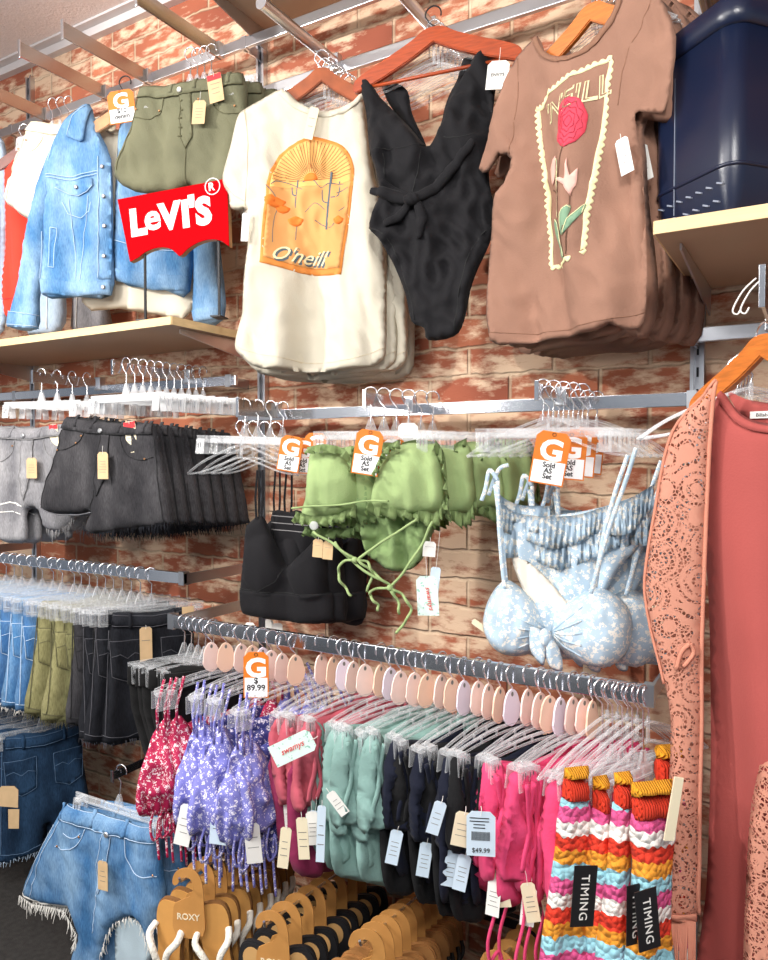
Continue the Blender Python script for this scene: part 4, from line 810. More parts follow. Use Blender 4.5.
# briefs behind
F_navyb = fabric('black navy swim fabric', '#15161f', .1)
frb = Fr(P(300, 412, .15), 20)
simple('swim_brief', 'blue-black high waist brief hanging behind the black bralettes', 'swim bottom', frb, [(320,530),(345,520),(366,530),(366,590),(362,624),(340,622),(322,610),(326,570)], F_navyb, seed=6, fold=.01)
for k in range(4): place('clip', None, Vector((BXX+.01*k, -.24+.045*k, 1.67)), 14, f'clear clip hanger, {ORD[k]} from the front on the black bralette arm', swing=2)
for k in range(4): place('top', None, Vector((BXX-.02+.01*k, -.235+.04*k, 1.61)), 12, f'clear top hanger above the black bralettes, {ORD[k]} from the front')
gcard(P(293, 436, .235), 24, 'orange set card, left front card above the black bralette', ['Sold','AS','Set'], roll=10, w=.062, h=.098)
gcard(P(303, 438, .20), 24, 'orange set card tucked behind the left front card above the black bralette', ['Sold','AS','Set'], roll=2, w=.062, h=.098)
gcard(P(316, 433, .14), 24, 'orange set card farthest back above the black bralette', ['Sold','AS','Set'], roll=2, w=.062, h=.098)
# ---- green ruffled bikini sets
F_green = fabric('green ribbed swim fabric', '#9db37a', .12, .3); F_green2 = fabric('darker green lining', '#829a66', .1)  # second green is darker, for the brief and the lower ruffle
GRX = P(365, 398, .33).x; fr = Fr(P(378, 400, .30), 14)
def green(label, fr, first):
    r = thing('bikini_set', label, 'bikini set', fr.o, math.degrees(fr.yaw))
    def cup(px, b, seed, t=.016):
        c = Cloth(fr.pts(px), t=t, R=.022, fold=.009, ff=13, seed=seed, bumps=b, smooth=3, h=.008, fz=3, crease=.014, edge=1); c.mesh('cup', F_green, r); return c
    a = cup([(311,452),(322,449),(340,450),(352,458),(358,475),(362,495),(356,510),(340,517),(322,519),(303,516),(306,495),(308,470)], [(*fr.L(332,486),.068,.075,.032)], 1)
    b = cup([(372,506),(374,488),(382,465),(392,450),(408,443),(428,444),(440,445),(444,470),(446,500),(442,512),(420,515),(400,512),(385,512)], [(*fr.L(414,482),.085,.085,.036)], 2)
    # ruffles: wavy strips
    def ruffle(px, depth, n, mat_, amp=.012, name='ruffle', y=-.02):
        P_ = smoothline(fr.pts(px), 14); bm = bmesh.new(); rows = []
        for i, p in enumerate(P_):
            w = math.sin(2*PI*n*i/len(P_)); w2 = math.sin(2*PI*n*1.7*i/len(P_)+1)
            rows.append([bm.verts.new((p[0]+.002*w2*k, y-.004*k-amp*w*k/3-.003*abs(w2), p[1]+.004-depth*k/3*(1+.18*w2))) for k in range(4)])
        for A_, B_ in zip(rows[:-1], rows[1:]):
            for k in range(3): bm.faces.new((A_[k], A_[k+1], B_[k+1], B_[k]))
        rr = bmesh.ops.solidify(bm, geom=list(bm.faces), thickness=.0018); return build(name, bm, mat_, r, True)
    ruffle([(299,512),(318,517),(340,514),(360,506)], .026, 7, F_green); ruffle([(370,500),(392,505),(418,506),(436,514),(447,498)], .034, 8, F_green)
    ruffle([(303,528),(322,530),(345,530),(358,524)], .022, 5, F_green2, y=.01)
    ruffle([(312,449),(330,446),(350,452),(358,470)], .018, 5, F_green, y=-.03); ruffle([(380,470),(390,450),(405,441)], .02, 4, F_green, y=-.04)
    ruffle([(436,441),(445,455),(448,480),(449,505)], .03, 5, F_green, y=-.01)
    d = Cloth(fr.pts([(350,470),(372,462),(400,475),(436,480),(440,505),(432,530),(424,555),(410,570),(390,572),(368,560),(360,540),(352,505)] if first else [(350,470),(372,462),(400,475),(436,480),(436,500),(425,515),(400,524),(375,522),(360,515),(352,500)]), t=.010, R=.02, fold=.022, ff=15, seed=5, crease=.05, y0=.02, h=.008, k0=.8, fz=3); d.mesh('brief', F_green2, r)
    def cord(px, rad=.0035, y=-.05, m_=F_green): bm = bmesh.new(); tube(bm, [(x,y-.006*math.sin(i*.9),z) for i,(x,z) in enumerate(smoothline(fr.pts(px), 6))], rad, 6); return build('tie', bm, m_, r, True)
    if first:
        cord([(300,507),(320,505),(345,504),(372,500),(395,500)], .0028); cord([(321,530),(340,542),(362,557)]); cord([(422,518),(400,532),(380,545),(363,558)])
        cord([(362,557),(350,559),(345,570),(350,582),(358,592)]); cord([(362,557),(374,560),(378,572),(373,588)]); cord([(364,557),(380,570),(395,582),(400,590)])
        cord([(437,520),(425,545),(408,570),(396,584)]); cord([(396,584),(380,586),(376,592),(383,600),(384,606)]); cord([(396,584),(408,592),(416,605),(410,618),(402,628)]); cord([(396,585),(404,600),(404,610)]); cord([(342,540),(360,560),(392,580)])
        for (u, v) in ((362,557),(396,584)):
            x, z = fr.L(u, v); bm = bmesh.new(); bmesh.ops.create_icosphere(bm, subdivisions=2, radius=.008, matrix=Matrix.Translation((x,-.055,z))); build('knot', bm, F_green, r, True)
        x, z = fr.L(321,524); disc(r, 'security_pin', x, -.045, z, .011, M['clearw'], .006)
        for (u, v, w, h, m_, yy) in ((323,534,.026,.045,M['kraft'],0),(333,536,.026,.045,M['kraft'],0),(433,536,.030,.036,M['paper'],12)): tagcard(r, 'hang_tag', (fr.L(u,v)[0],-.03,fr.L(u,v)[1]), w, h, m_, roll=4, string=.01, lines=1, yaw=yy)
        t = tagcard(r, 'hang_tag', (fr.L(428,545)[0],-.03,fr.L(428,545)[1]), .052, .094, M['mint'], roll=-3, string=.07, lines=0); label_text('lettering', 'swamys', .018, M['redlabel'], t, Matrix.Translation((fr.L(428,545)[0]+.006,-.0325,fr.L(428,596)[1])) @ Matrix.Rotation(math.radians(80), 4, 'Y'), shear=.3)
        tagcard(r, 'hang_tag', (fr.L(440,530)[0],.0,fr.L(440,530)[1]), .024, .085, M['bluecard'], roll=6, string=.09, lines=3)
    return r
g = green('green ruffled bikini set with long ties, in front of its row', fr, True)
frp = Fr(P(378, 400, .30), 14)
g2 = green('green ruffled bikini set directly behind the front green set', frp, False); g2.location = fr.o+Vector((.045,.07,-.004)); g2.rotation_euler.z = math.radians(20)
copytree(g2, fr.o+Vector((.10,.13,.005)), 30, 'green ruffled bikini set in the middle of the green row'); copytree(g2, fr.o+Vector((.16,.18,.012)), 34, 'green ruffled bikini set farthest back on its arm')
t = tagcard(g2, 'hang_tag', (0,0,0), .05, .088, M['paper'], string=.05, lines=5); g2.children[-1].location = (fr.L(452,528)[0]-.01,-.02,fr.L(452,528)[1])
for k in range(6): place('clip', None, Vector((GRX+.004+.016*k, -.31+.035*k, 1.675)), 14+3*k, f'clear clip hanger, {ORD[k]} from the front above the green bikini sets')
gcard(P(371, 430, .345), 22, 'orange set card on the front green bikini hanger', ['Sold','AS','Set'], roll=9, w=.066, h=.108)
for k, (u, v, o_) in enumerate(((392,436,.25),(408,434,.2),(425,432,.12))): gcard(P(u, v, o_), 20, f'orange set card partly hidden behind the green bikini tops, {ORD[k]} from the left', ['Sold','AS','Set'], roll=4, w=.062, h=.098)
# ---- pale blue toile bikini sets
F_toile = printed('pale blue leaf print fabric', '#b4cbdc', '#efede6', 75, .42); F_lin = fabric('cream lining', '#efe6d8', .05)
BLX = P(537, 393, .28).x; fr = Fr(P(568, 398, .25), 12)
def toile(label, fr):
    r = thing('bikini_set', label, 'bikini set', fr.o, math.degrees(fr.yaw))
    d = Cloth(fr.pts([(502,512),(530,515),(560,515),(600,508),(640,496),(652,500),(648,520),(640,545),(618,570),(608,590),(598,610),(575,618),(550,614),(535,595),(522,570),(510,556)]), t=.010, R=.03, fold=.008, ff=9, seed=51, crease=.014, h=.010, y0=.02); d.mesh('brief', F_toile, r)
    l = Cloth(fr.pts([(511,556),(526,560),(545,576),(562,596),(572,612),(556,624),(540,620),(524,592)]), t=.004, R=.01, fold=.002, seed=3, y0=.0, h=.008); l.mesh('lining', F_lin, r)
    def frill(px, depth, n, y, nm='ruffle'):
        P_ = smoothline(fr.pts(px), 16); bm = bmesh.new(); rows = []; N_ = len(P_)
        for i, p in enumerate(P_):
            w = math.sin(2*PI*n*i/N_); w2 = math.sin(2*PI*n*.6*i/N_+2)
            rows.append([bm.verts.new((p[0]+.003*w*k/4, y-.006*k/4-.011*w*k/4-.006*w2*k/4+.004*math.sin(i*1.9+k)*k/4, p[1]-depth*k/4*(1+.16*w2))) for k in range(5)])
        for A_, B_ in zip(rows[:-1], rows[1:]):
            for k in range(4): bm.faces.new((A_[k], A_[k+1], B_[k+1], B_[k]))
        bmesh.ops.solidify(bm, geom=list(bm.faces), thickness=.0016); return build(nm, bm, F_toile, r, True)
    frill([(498,498),(515,512),(545,516),(575,515),(600,508),(630,498),(654,484)], .062, 4, -.004); frill([(496,478),(500,495),(520,505),(550,506)], .05, 4, .006)
    frill([(500,520),(530,530),(560,530),(600,524),(648,508)], .075, 3, .004)
    def cupb(px, b, seed):
        c = Cloth(fr.pts(px), t=.02, R=.03, fold=.004, ff=10, seed=seed, crease=.02, bumps=b, h=.009, smooth=3); c.mesh('cup', F_toile, r); return c
    a = cupb([(505,580),(516,584),(530,596),(542,612),(549,628),(546,644),(534,652),(519,656),(502,654),(490,644),(483,626),(486,606),(494,590)], [(*fr.L(514,620),.075,.08,.045)], 6)
    b = cupb([(549,630),(556,614),(570,600),(590,590),(604,589),(620,598),(630,612),(633,630),(629,650),(618,662),(604,667),(585,664),(570,658),(558,645)], [(*fr.L(594,630),.092,.09,.055)], 7)
    for ang in range(5):
        q = [(548+ang,628-ang*3),(536-2*ang,620-6*ang+8),(520,612-9*ang+20)]; 
        pz = smoothline(fr.pts([(549,630),(538,626+5*(ang-2)),(522,622+10*(ang-2))]), 4); a.line('gather', pz, .0022, F_toile, r, flat=.8); pz = smoothline(fr.pts([(552,630),(566,628+6*(ang-2)),(584,626+12*(ang-2))]), 4); b.line('gather', pz, .0024, F_toile, r, flat=.8)
    for px in ([(535,620),(546,624),(549,640),(548,656),(541,652),(534,640)],[(551,628),(560,636),(565,650),(565,662),(556,660),(550,648)]):
        k_ = Cloth(fr.pts(px), t=.008, R=.012, fold=.004, ff=20, seed=9, y0=-.075, h=.006); k_.mesh('knot_tail', F_toile, r)
    x, z = fr.L(549,630); bm = bmesh.new(); bmesh.ops.create_icosphere(bm, subdivisions=3, radius=1, matrix=Matrix.Translation((x,-.075,z)) @ Matrix.Diagonal((.014,.014,.02,1))); build('knot', bm, F_toile, r, True)
    for q, y in (([(500,480),(501,520),(504,560),(507,586)],-.03),([(497,484),(503,530),(508,580)],-.026),([(636,448),(626,480),(612,520),(600,560),(592,590)],-.045),([(628,455),(616,490),(604,535),(596,585)],-.035),([(500,480),(492,470),(488,488),(484,500)],-.03),([(510,465),(500,470),(490,495)],-.02)):
        bm = bmesh.new(); tube(bm, [(x_,y,z_) for x_, z_ in smoothline(fr.pts(q), 6)], .0052, 6, flat=.35); build('strap', bm, F_toile, r, True)
    return r
b1 = toile('pale blue leaf print bikini set with a knotted bra top, front of its row', fr)
copytree(b1, fr.o+Vector((.05,.075,-.012)), 20, 'pale blue print bikini set directly behind the front blue set'); copytree(b1, fr.o+Vector((.085,.13,-.018)), 28, 'pale blue print bikini set farthest back on its arm')
for (u, v, rl) in ((640,607,3),(655,600,-4),(590,654,2)):
    x, z = fr.L(u, v); tagcard(b1, 'hang_tag', (x,.03,z), .03, .055, M['beige'], roll=rl, string=.006, lines=2)
tagcard(b1, 'hang_tag', (fr.L(470,622)[0],.02,fr.L(470,622)[1]), .014, .10, M['beige'], roll=-58, string=.002, lines=0)
for k in range(5): place('clip', None, Vector((BLX+.01+.012*k, -.27+.035*k, 1.675)), 12+3*k, f'clear clip hanger, {ORD[k]} from the front above the pale blue bikini sets')
for k in range(6): place('top', None, Vector((BLX+.02+.012*k, -.262+.035*k, 1.66)), 14+3*k, f'clear top hanger above the pale blue bikini sets, {ORD[k]} from the front')
gcard(P(555, 432, .285), 24, 'orange set card in front of the pale blue bikini sets', ['Sold','AS','Set'], roll=10, w=.074, h=.115)
for k, (u, v, o_) in enumerate(((572,432,.24),(582,430,.2),(590,428,.15))): gcard(P(u, v, o_), 24, f'orange set card, {ORD[k]} behind the front card of the blue sets', ['Sold','AS','Set'], roll=5, w=.07, h=.105)
# ---- pink maxi dress with lace cover-up
F_coral = fabric('rose coral jersey', '#a8514c', .04, .15); 
fr = Fr(P(764, 322, .47), -12)
DR = thing('maxi_dress', 'long rose coral dress cut by the right edge of the picture', 'dress', fr.o, -12)
dp = Cloth(fr.pts([(722,392),(730,400),(742,414),(760,422),(785,424),(806,410),(815,396),(824,392),(850,400),(858,440),(850,520),(846,600),(870,760),(890,960),(896,1080),(800,1090),(690,1075),(700,900),(707,760),(705,600),(702,520),(708,440),(712,410)]), t=.012, R=.04, fold=.034, ff=3.6, seed=61, fz=.6, h=.016, smooth=2); dp.mesh('body', F_coral, DR)
dp.patch('neck_band', smoothline(fr.pts([(722,391),(731,402),(743,416),(760,424),(785,426),(806,412),(816,396),(820,398),(809,418),(787,433),(758,431),(739,422),(727,408),(718,395)]), 3), F_coral, DR, off=.001, th=.004)
bkp = Cloth(fr.pts([(722,391),(740,398),(765,402),(790,402),(815,394),(812,420),(790,432),(755,430),(735,415)]), t=.004, R=.02, fold=.003, y0=.03, seed=3); bkp.mesh('back_neck', F_coral, DR)
x, z = fr.L(762,414); bm = bmesh.new(); box(bm, (x,.022,z), (.05,.001,.012)); lb = build('neck_label', bm, M['paper'], DR); label_text('lettering', 'Billabong', .0085, M['ink'], lb, Matrix.Translation((x,.0213,z-.003)))
def lace_mat():
    m, n, b = newmat('coral lace'); N = n.nodes.new; Lk = n.links.new; b.inputs['Base Color'].default_value = c4(hexc('#c98a74')); b.inputs['Roughness'].default_value = .85
    t = N('ShaderNodeTexCoord'); v = N('ShaderNodeTexVoronoi'); v.feature = 'DISTANCE_TO_EDGE'; v.inputs['Scale'].default_value = 150; Lk(t.outputs['Object'], v.inputs['Vector'])
    g = N('ShaderNodeMath'); g.operation = 'GREATER_THAN'; g.inputs[1].default_value = .13; Lk(v.outputs['Distance'], g.inputs[0])   # mesh holes
    v2 = N('ShaderNodeTexVoronoi'); v2.inputs['Scale'].default_value = 17; v2.inputs['Randomness'].default_value = .7; Lk(t.outputs['Object'], v2.inputs['Vector'])
    w = N('ShaderNodeMath'); w.operation = 'SINE'; s_ = N('ShaderNodeMath'); s_.operation = 'MULTIPLY'; s_.inputs[1].default_value = 30; Lk(v2.outputs['Distance'], s_.inputs[0]); Lk(s_.outputs[0], w.inputs[0])
    z = N('ShaderNodeTexNoise'); z.inputs['Scale'].default_value = 9; Lk(t.outputs['Object'], z.inputs['Vector'])
    a = N('ShaderNodeMath'); a.operation = 'MULTIPLY_ADD'; a.inputs[1].default_value = 3.4; a.inputs[2].default_value = -1.75; Lk(z.outputs['Fac'], a.inputs[0])
    su = N('ShaderNodeMath'); su.operation = 'ADD'; Lk(w.outputs[0], su.inputs[0]); Lk(a.outputs[0], su.inputs[1])
    g2 = N('ShaderNodeMath'); g2.operation = 'GREATER_THAN'; g2.inputs[1].default_value = -.15; Lk(su.outputs[0], g2.inputs[0])
    mu = N('ShaderNodeMath'); mu.operation = 'MULTIPLY'; Lk(g.outputs[0], mu.inputs[0]); Lk(g2.outputs[0], mu.inputs[1])
    tr = N('ShaderNodeBsdfTransparent'); mx = N('ShaderNodeMixShader'); Lk(mu.outputs[0], mx.inputs[0]); Lk(b.outputs[0], mx.inputs[1]); Lk(tr.outputs[0], mx.inputs[2]); Lk(mx.outputs[0], n.nodes['Material Output'].inputs['Surface']); return m
LACE = lace_mat(); F_lace = fabric('coral edging', '#cd8972', .05)
LC = thing('lace_kimono', 'peach coral lace cover-up with fringe draped over the rose coral dress', 'cover-up', fr.o+Vector((0,-.02,0)), -12)
fl = Fr(LC.location, -12)
lp = Cloth(fl.pts([(719,380),(706,396),(690,412),(676,432),(668,460),(660,510),(652,560),(650,590),(656,625),(664,655),(670,680),(676,720),(674,780),(670,860),(668,906),(700,914),(702,860),(704,780),(706,700),(706,620),(708,540),(712,460),(716,410)]), t=.016, R=.03, fold=.010, ff=7, seed=62, fz=1.2, h=.012, smooth=2, y0=-.016); lp.mesh('lace_panel', LACE, LC)
lp.line('edge_trim', smoothline(fl.pts([(719,382),(715,415),(711,470),(707,560),(705,640),(705,720),(703,800),(701,912)]), 4), .004, F_lace, LC, flat=.5)
lp.line('edge_trim', smoothline(fl.pts([(719,380),(706,396),(690,412),(677,432),(669,460),(661,510),(653,560),(651,590),(657,625),(665,655),(671,680)]), 4), .003, F_lace, LC, flat=.5)
lp.patch('hem_band', fl.pts([(668,902),(700,909),(700,918),(668,911)]), F_lace, LC, off=.002, th=.003)
rp = Cloth(fl.pts([(824,388),(850,400),(870,440),(880,560),(872,640),(800,700),(764,760),(752,840),(748,960),(752,1050),(800,1060),(860,1050),(880,900),(900,700),(900,560),(880,430)]), t=.016, R=.03, fold=.010, ff=7, seed=66, fz=1.2, h=.016, smooth=2, y0=-.02); rp.mesh('lace_panel', LACE, LC)
bm = bmesh.new(); rnd = random.Random(3)
for k in range(26):
    x0, z0 = fl.L(669+k*1.22, 909+k*.28); x1 = x0+rnd.uniform(-.006, .006)
    tube(bm, [(x0,lp.y0-.006,z0),((x0+x1)/2,lp.y0-.01+rnd.uniform(-.004,.004),z0-.12),(x1,lp.y0-.006,z0-.25)], .0017, 5)
build('fringe', bm, F_lace, LC, True)['kind'] = 'stuff'
for pa in ([(697,640),(700,650),(692,662)],[(697,640),(690,648),(686,664)]): lp.line('tie_cord', smoothline(fl.pts(pa), 4), .004, F_lace, LC, off=.006)
c = wood_hanger('wood_or', .43, drop=.02); c.location = P(764, 322, .47); c.rotation_euler = (0,0,math.radians(-52)); c['label'] = 'orange wooden hanger in the neckline of the long coral dress'
for k in range(5): place('top', None, P(764, 330, .44)+Vector((-.02-.008*k,.02+.03*k,-.025)), 16, f'clear top hanger behind the long coral dress, {ORD[k]} from the front')
bm = bmesh.new()
tr_ = thing('looped_cord', 'white looped cord on the end of the arm above the coral dress', 'cord', P(756, 290, .45))
for dx in (0, .012): tube(bm, smoothline([(0+dx,0,.02),(-.02+dx,-.002,.0),(-.035+dx,-.002,-.03),(-.028+dx,0,-.038),(-.022+dx,0,-.028)], 5), .0016, 5)
build('loop', bm, M['paper'], tr_, True)
# ================================================================ LOWER LEFT
def side_shorts(m, th, w=.27, h=.30, seed=0, frayed=True, drop=.105, fr_m=None, long=False, patch=True):
    """shorts hung by the waistband, back pocket towards the shopper"""
    a = w/2; z = -drop
    out = [(-a*.80,z),(0,z-.012),(a*.80,z),(a*.86,z-h*.3),(a*1.0,z-h*.7),(a*1.08,z-h),(a*.55,z-h*1.04),(a*.1,z-h),(0,z-h*.8),(-a*.1,z-h),(-a*.55,z-h*1.04),(-a*1.08,z-h),(-a*1.0,z-h*.7),(-a*.86,z-h*.3)]
    r = thing('denim_shorts', 'x', 'shorts'); c = Cloth(out, t=.018, R=.03, fold=.009, ff=7, seed=seed, crease=.012, smooth=2, h=.016); c.mesh('body', m, r)
    c.patch('waistband', [(-a*.80,z),(0,z-.012),(a*.80,z),(a*.83,z-.038),(0,z-.05),(-a*.83,z-.038)], m, r, off=.002, th=.003)
    c.line('stitching', [(-a*.82,z-.035),(0,z-.047),(a*.82,z-.035)], .0011, th, r, off=.0055); c.line('stitching', [(-a*.80,z-.005),(0,z-.017),(a*.80,z-.005)], .0011, th, r, off=.0055)
    for s in (-1, 1):
        x0 = s*a*.52; p = [(x0-.048,z-.08),(x0+.048,z-.08),(x0+.043,z-.18),(x0,z-.20),(x0-.043,z-.18)]
        c.patch('back_pocket', p, m, r, off=.001, th=.003); bm = bmesh.new(); c.addline(bm, p+[p[0]], .0011, off=.0045); c.addline(bm, [(x0-.043,z-.125),(x0-.02,z-.118),(x0,z-.132),(x0+.02,z-.118),(x0+.043,z-.125)], .001, off=.0045); build('pocket_stitching', bm, th, r, True)
        c.patch('belt_loop', [(s*a*.45-.005,z-.002),(s*a*.45+.005,z-.002),(s*a*.45+.005,z-.046),(s*a*.45-.005,z-.046)], m, r, off=.005, th=.003)
    c.line('seam', [(-a*.88,z-.05),(-a*1.0,z-h*.95)], .0015, th, r, off=.0005); c.line('hem', [(-a*1.07,z-h*.94),(-a*.55,z-h*.98),(-a*.12,z-h*.94)], .0013, th, r, off=.0005)
    if frayed:
        bm = bmesh.new(); rnd = random.Random(seed)
        for s in (-1, 1):
            for j in range(46):
                x = s*a*(.1+.98*j/45); zz = z-h*1.02+.006; y = rnd.uniform(-.014, .006); l = rnd.uniform(.008, .022)
                tube(bm, [(x,y,zz),(x+rnd.uniform(-.006,.006),y,zz-l)], [.0013,.0005], 3)
        build('frayed_hem', bm, fr_m or th, r)
    return r
D_lt2 = denim('sky blue denim', '#5a86ae', '#adc8de', .8); D_olv = denim('olive denim twill', '#6c6a48', '#8d8a64', .5); D_khk = denim('khaki denim twill', '#7f7b54', '#9e9972', .5)
def lx(u, off, v=570): return P(u, v, off).x
S_dim = mat('charcoal thread', '#4a4a50', .8)
seq = [('sky', D_lt2, S_white, -30), ('sky',0,0,-21), ('sky',0,0,-12), ('mid', D_light, S_blue, -3), ('sky',0,0,6), ('mid',0,0,14), ('mid',0,0,22), ('mid2', D_mid, S_blue, 32), ('mid2',0,0,42), ('mid',0,0,53), ('mid2',0,0,62),
       ('olv', D_olv, S_olive, 74), ('khk', D_khk, S_olive, 81), ('olv',0,0,89), ('khk',0,0,97), ('olv',0,0,105), ('blk', D_black, S_dark, 113), ('ink', D_ink, S_dim, 122), ('blk',0,0,131), ('ink',0,0,140), ('ink',0,0,151)]
nm = {'sky':'sky blue','mid':'light blue','mid2':'mid blue','olv':'olive','khk':'khaki','blk':'charcoal','ink':'black'}; cnt = {}
rnd = random.Random(12)
for i, (kd, m, th, u) in enumerate(seq):
    X = lx(u, LOFF); cnt[kd] = cnt.get(kd, 0)+1; yaw = 66+rnd.uniform(-5, 5) if i < len(seq)-1 else 52
    lb = f'{nm[kd]} denim shorts on the lower left rail, {ORD[cnt[kd]-1]} {nm[kd]} pair from the left'
    if i == len(seq)-1: lb = 'black denim shorts with a back pocket and tan tag, rightmost on the lower left rail'
    r = place('sh_'+kd, (lambda m=m, th=th, i=i, kd=kd: side_shorts(m, th, seed=i, frayed=True, drop=.122, w=.27, h=.34 if kd != 'ink' else .37, fr_m=S_white if kd in ('sky','mid','mid2') else None)), (X, -LOFF, LZ+.004), yaw, lb, swing=rnd.uniform(-3, 3))
    place('clip', None, (X, -LOFF, LZ+.004), yaw, f'clear clip hanger {ORD[i] if i < 12 else ORD[i-12]+" past the olive shorts"} from the left on the lower left rail')
last = r
tagcard(last, 'hang_tag', (-.02,-.03,-.16), .034, .11, M['kraft'], string=.006, lines=1)
bpy_o = last
bm = bmesh.new(); box(bm, (.10,-.024,-.135), (.034,.001,.035)); build('waist_card', bm, M['kraft'], last)
# black trousers at the left end of the long rail
F_blk2 = fabric('black jersey', '#0a0a0b', .1)
def trousers():
    r = thing('black_leggings', 'x', 'trousers'); a = .15; z = -.118
    c = Cloth([(-a,z),(0,z-.008),(a,z),(a*1.05,z-.25),(a*1.25,z-.50),(a*.7,z-.52),(a*.4,z-.30),(a*.35,z-.50),(-a*.25,z-.50),(-a*.7,z-.25)], t=.02, R=.03, fold=.012, ff=9, seed=4, crease=.012, smooth=2, h=.018); c.mesh('body', F_blk2, r)
    c.patch('waistband', [(-a,z),(0,z-.008),(a,z),(a*1.01,z-.045),(0,z-.052),(-a*1.01,z-.045)], F_blk2, r, off=.001, th=.003); return r
rx = lambda u: P(u, 640, ROFF).x
for k, u in enumerate((184,191,198,205,213)):
    place('trou', trousers, (rx(u), -ROFF, RZ+.004), 66+rnd.uniform(-4,4), f'black leggings at the left end of the long rail, {ORD[k]} from the left', swing=rnd.uniform(-2,2))
    place('clip', None, (rx(u), -ROFF, RZ+.004), 66, f'clear clip hanger of black leggings, {ORD[k]} from the left end of the long rail')
# dark jeans on the low rail
D_dark2 = denim('deep blue denim', '#1b3048', '#38597c', .6); S_dkb = mat('slate thread', '#54708f', .8)
for k in range(7):
    u = -45+15*k; X = lx(u, .32, 750); place('jdark', lambda: side_shorts(D_dark2, S_dkb, w=.28, h=.40, seed=77, drop=.118, fr_m=S_blue), (X, -.33, .722), 66+rnd.uniform(-4,4), f'dark blue denim shorts low at bottom left, {ORD[k]} from the left', swing=rnd.uniform(-2,2))
    place('clip', None, (X, -.33, .722), 66, f'clear clip hanger low at bottom left, {ORD[k]} from the left')
r = thing('hanging_tag', 'kraft size tag on the leftmost dark jeans shorts', 'tag', P(8, 790, .50), 30)
bm = bmesh.new(); prism(bm, [(-.03,-.05),(.03,-.055),(.032,.0),(.02,.012),(-.02,.012),(-.03,0)], -.0008, .0008); build('card', bm, M['kraft'], r)
bm = bmesh.new(); prism(bm, [(.0,-.12),(.032,-.12),(.034,-.06),(.0,-.06)], -.0008, .0008); build('lower_card', bm, M['kraft'], r)
# distressed light shorts facing the shopper
fr = Fr(P(122, 772, .52), 10)
out = fr.pts([(69,803),(98,812),(128,821),(158,827),(161,850),(164,880),(165,902),(158,925),(152,945),(146,934),(143,920),(130,917),(115,923),(108,935),(103,955),(100,975),(84,985),(70,965),(76,945),(80,932),(67,908),(50,904),(36,902),(23,893),(30,868),(43,845),(55,822)])
D_rip = denim('ripped light denim', '#41709f', '#96b8d6', .8)
ds, dc = shorts(fr, out, D_rip, S_blue, 'light blue ripped cut-off denim shorts hanging in front at bottom left', band=fr.pts([(69,803),(98,812),(128,821),(158,827),(159,840),(128,833),(97,825),(66,814)]), fly=fr.pts([(109,829),(118,831),(113,862),(103,890),(101,868)]),
    pockets=[smoothline(fr.pts([(60,843),(72,846),(84,840),(91,825)]), 5), smoothline(fr.pts([(130,835),(132,856),(143,870),(160,874)]), 5), smoothline(fr.pts([(70,829),(80,834),(86,830)]), 4)],
    seams=[fr.pts([(101,890),(99,906),(96,930)]), fr.pts([(66,815),(48,850),(32,895)]), fr.pts([(58,822),(42,855),(26,890)]), fr.pts([(103,865),(101,890)])], loops=[(*fr.L(97,810),.036),(*fr.L(129,820),.036),(*fr.L(66,803),.036)], button=fr.L(115,829), rivets=fr.pts([(62,843),(85,833),(157,872)]),
    fray=fr.pts([(165,902),(158,925),(152,945),(146,934),(143,920),(130,917),(115,923),(108,935),(103,955)]), fraym=S_white, seed=41, t=.022)
dc.line('frayed_edge', fr.pts([(80,932),(67,908),(50,904),(36,902),(23,893)]), .0028, S_white, ds)
bm = bmesh.new(); rr_ = random.Random(4)
for a_, b_ in zip(fr.pts([(23,893),(36,902),(50,904),(67,908),(80,932),(76,945)])[:-1], fr.pts([(36,902),(50,904),(67,908),(80,932),(76,945),(70,965)])):
    for j in range(14):
        u_ = j/14; x = a_[0]+(b_[0]-a_[0])*u_; z = a_[1]+(b_[1]-a_[1])*u_; l = rr_.uniform(.01,.03)*(1.8 if rr_.random() < .15 else 1); tube(bm, [(x,-.012,z),(x+rr_.uniform(-.01,.01),-.016,z-l)], [.0015,.0005], 3)
build('frayed_hem', bm, S_white, ds)
lin = Cloth(fr.pts([(112,930),(120,922),(140,922),(146,940),(150,955),(140,975),(115,975)]), t=.006, R=.02, fold=.005, seed=3, y0=.012); lin.mesh('pocket_lining', fabric('pale lining', '#b9cbd4'), ds)
fit_tag(ds, dc, fr.L(115,850), .032, .078, M['kraft'], string=.006, lines=3)
for k in range(2): copytree(ds, fr.o+Vector((.02+.03*k,.06+.05*k,-.01)), 16+4*k, f'light blue cut-off denim shorts {["directly","two places"][k]} behind the ripped front pair')
place('clipbig', lambda: pant_hanger(.29, 'clear', drop=.085), fr.o+Vector((0,-.0,.02)), 10, 'clear clip hanger of the ripped light blue shorts at bottom left', swing=6)
arm(fr.o.x, .55, fr.o.z+.0, 'low chrome arm carrying the ripped light blue shorts', m='chrome', h=.02)
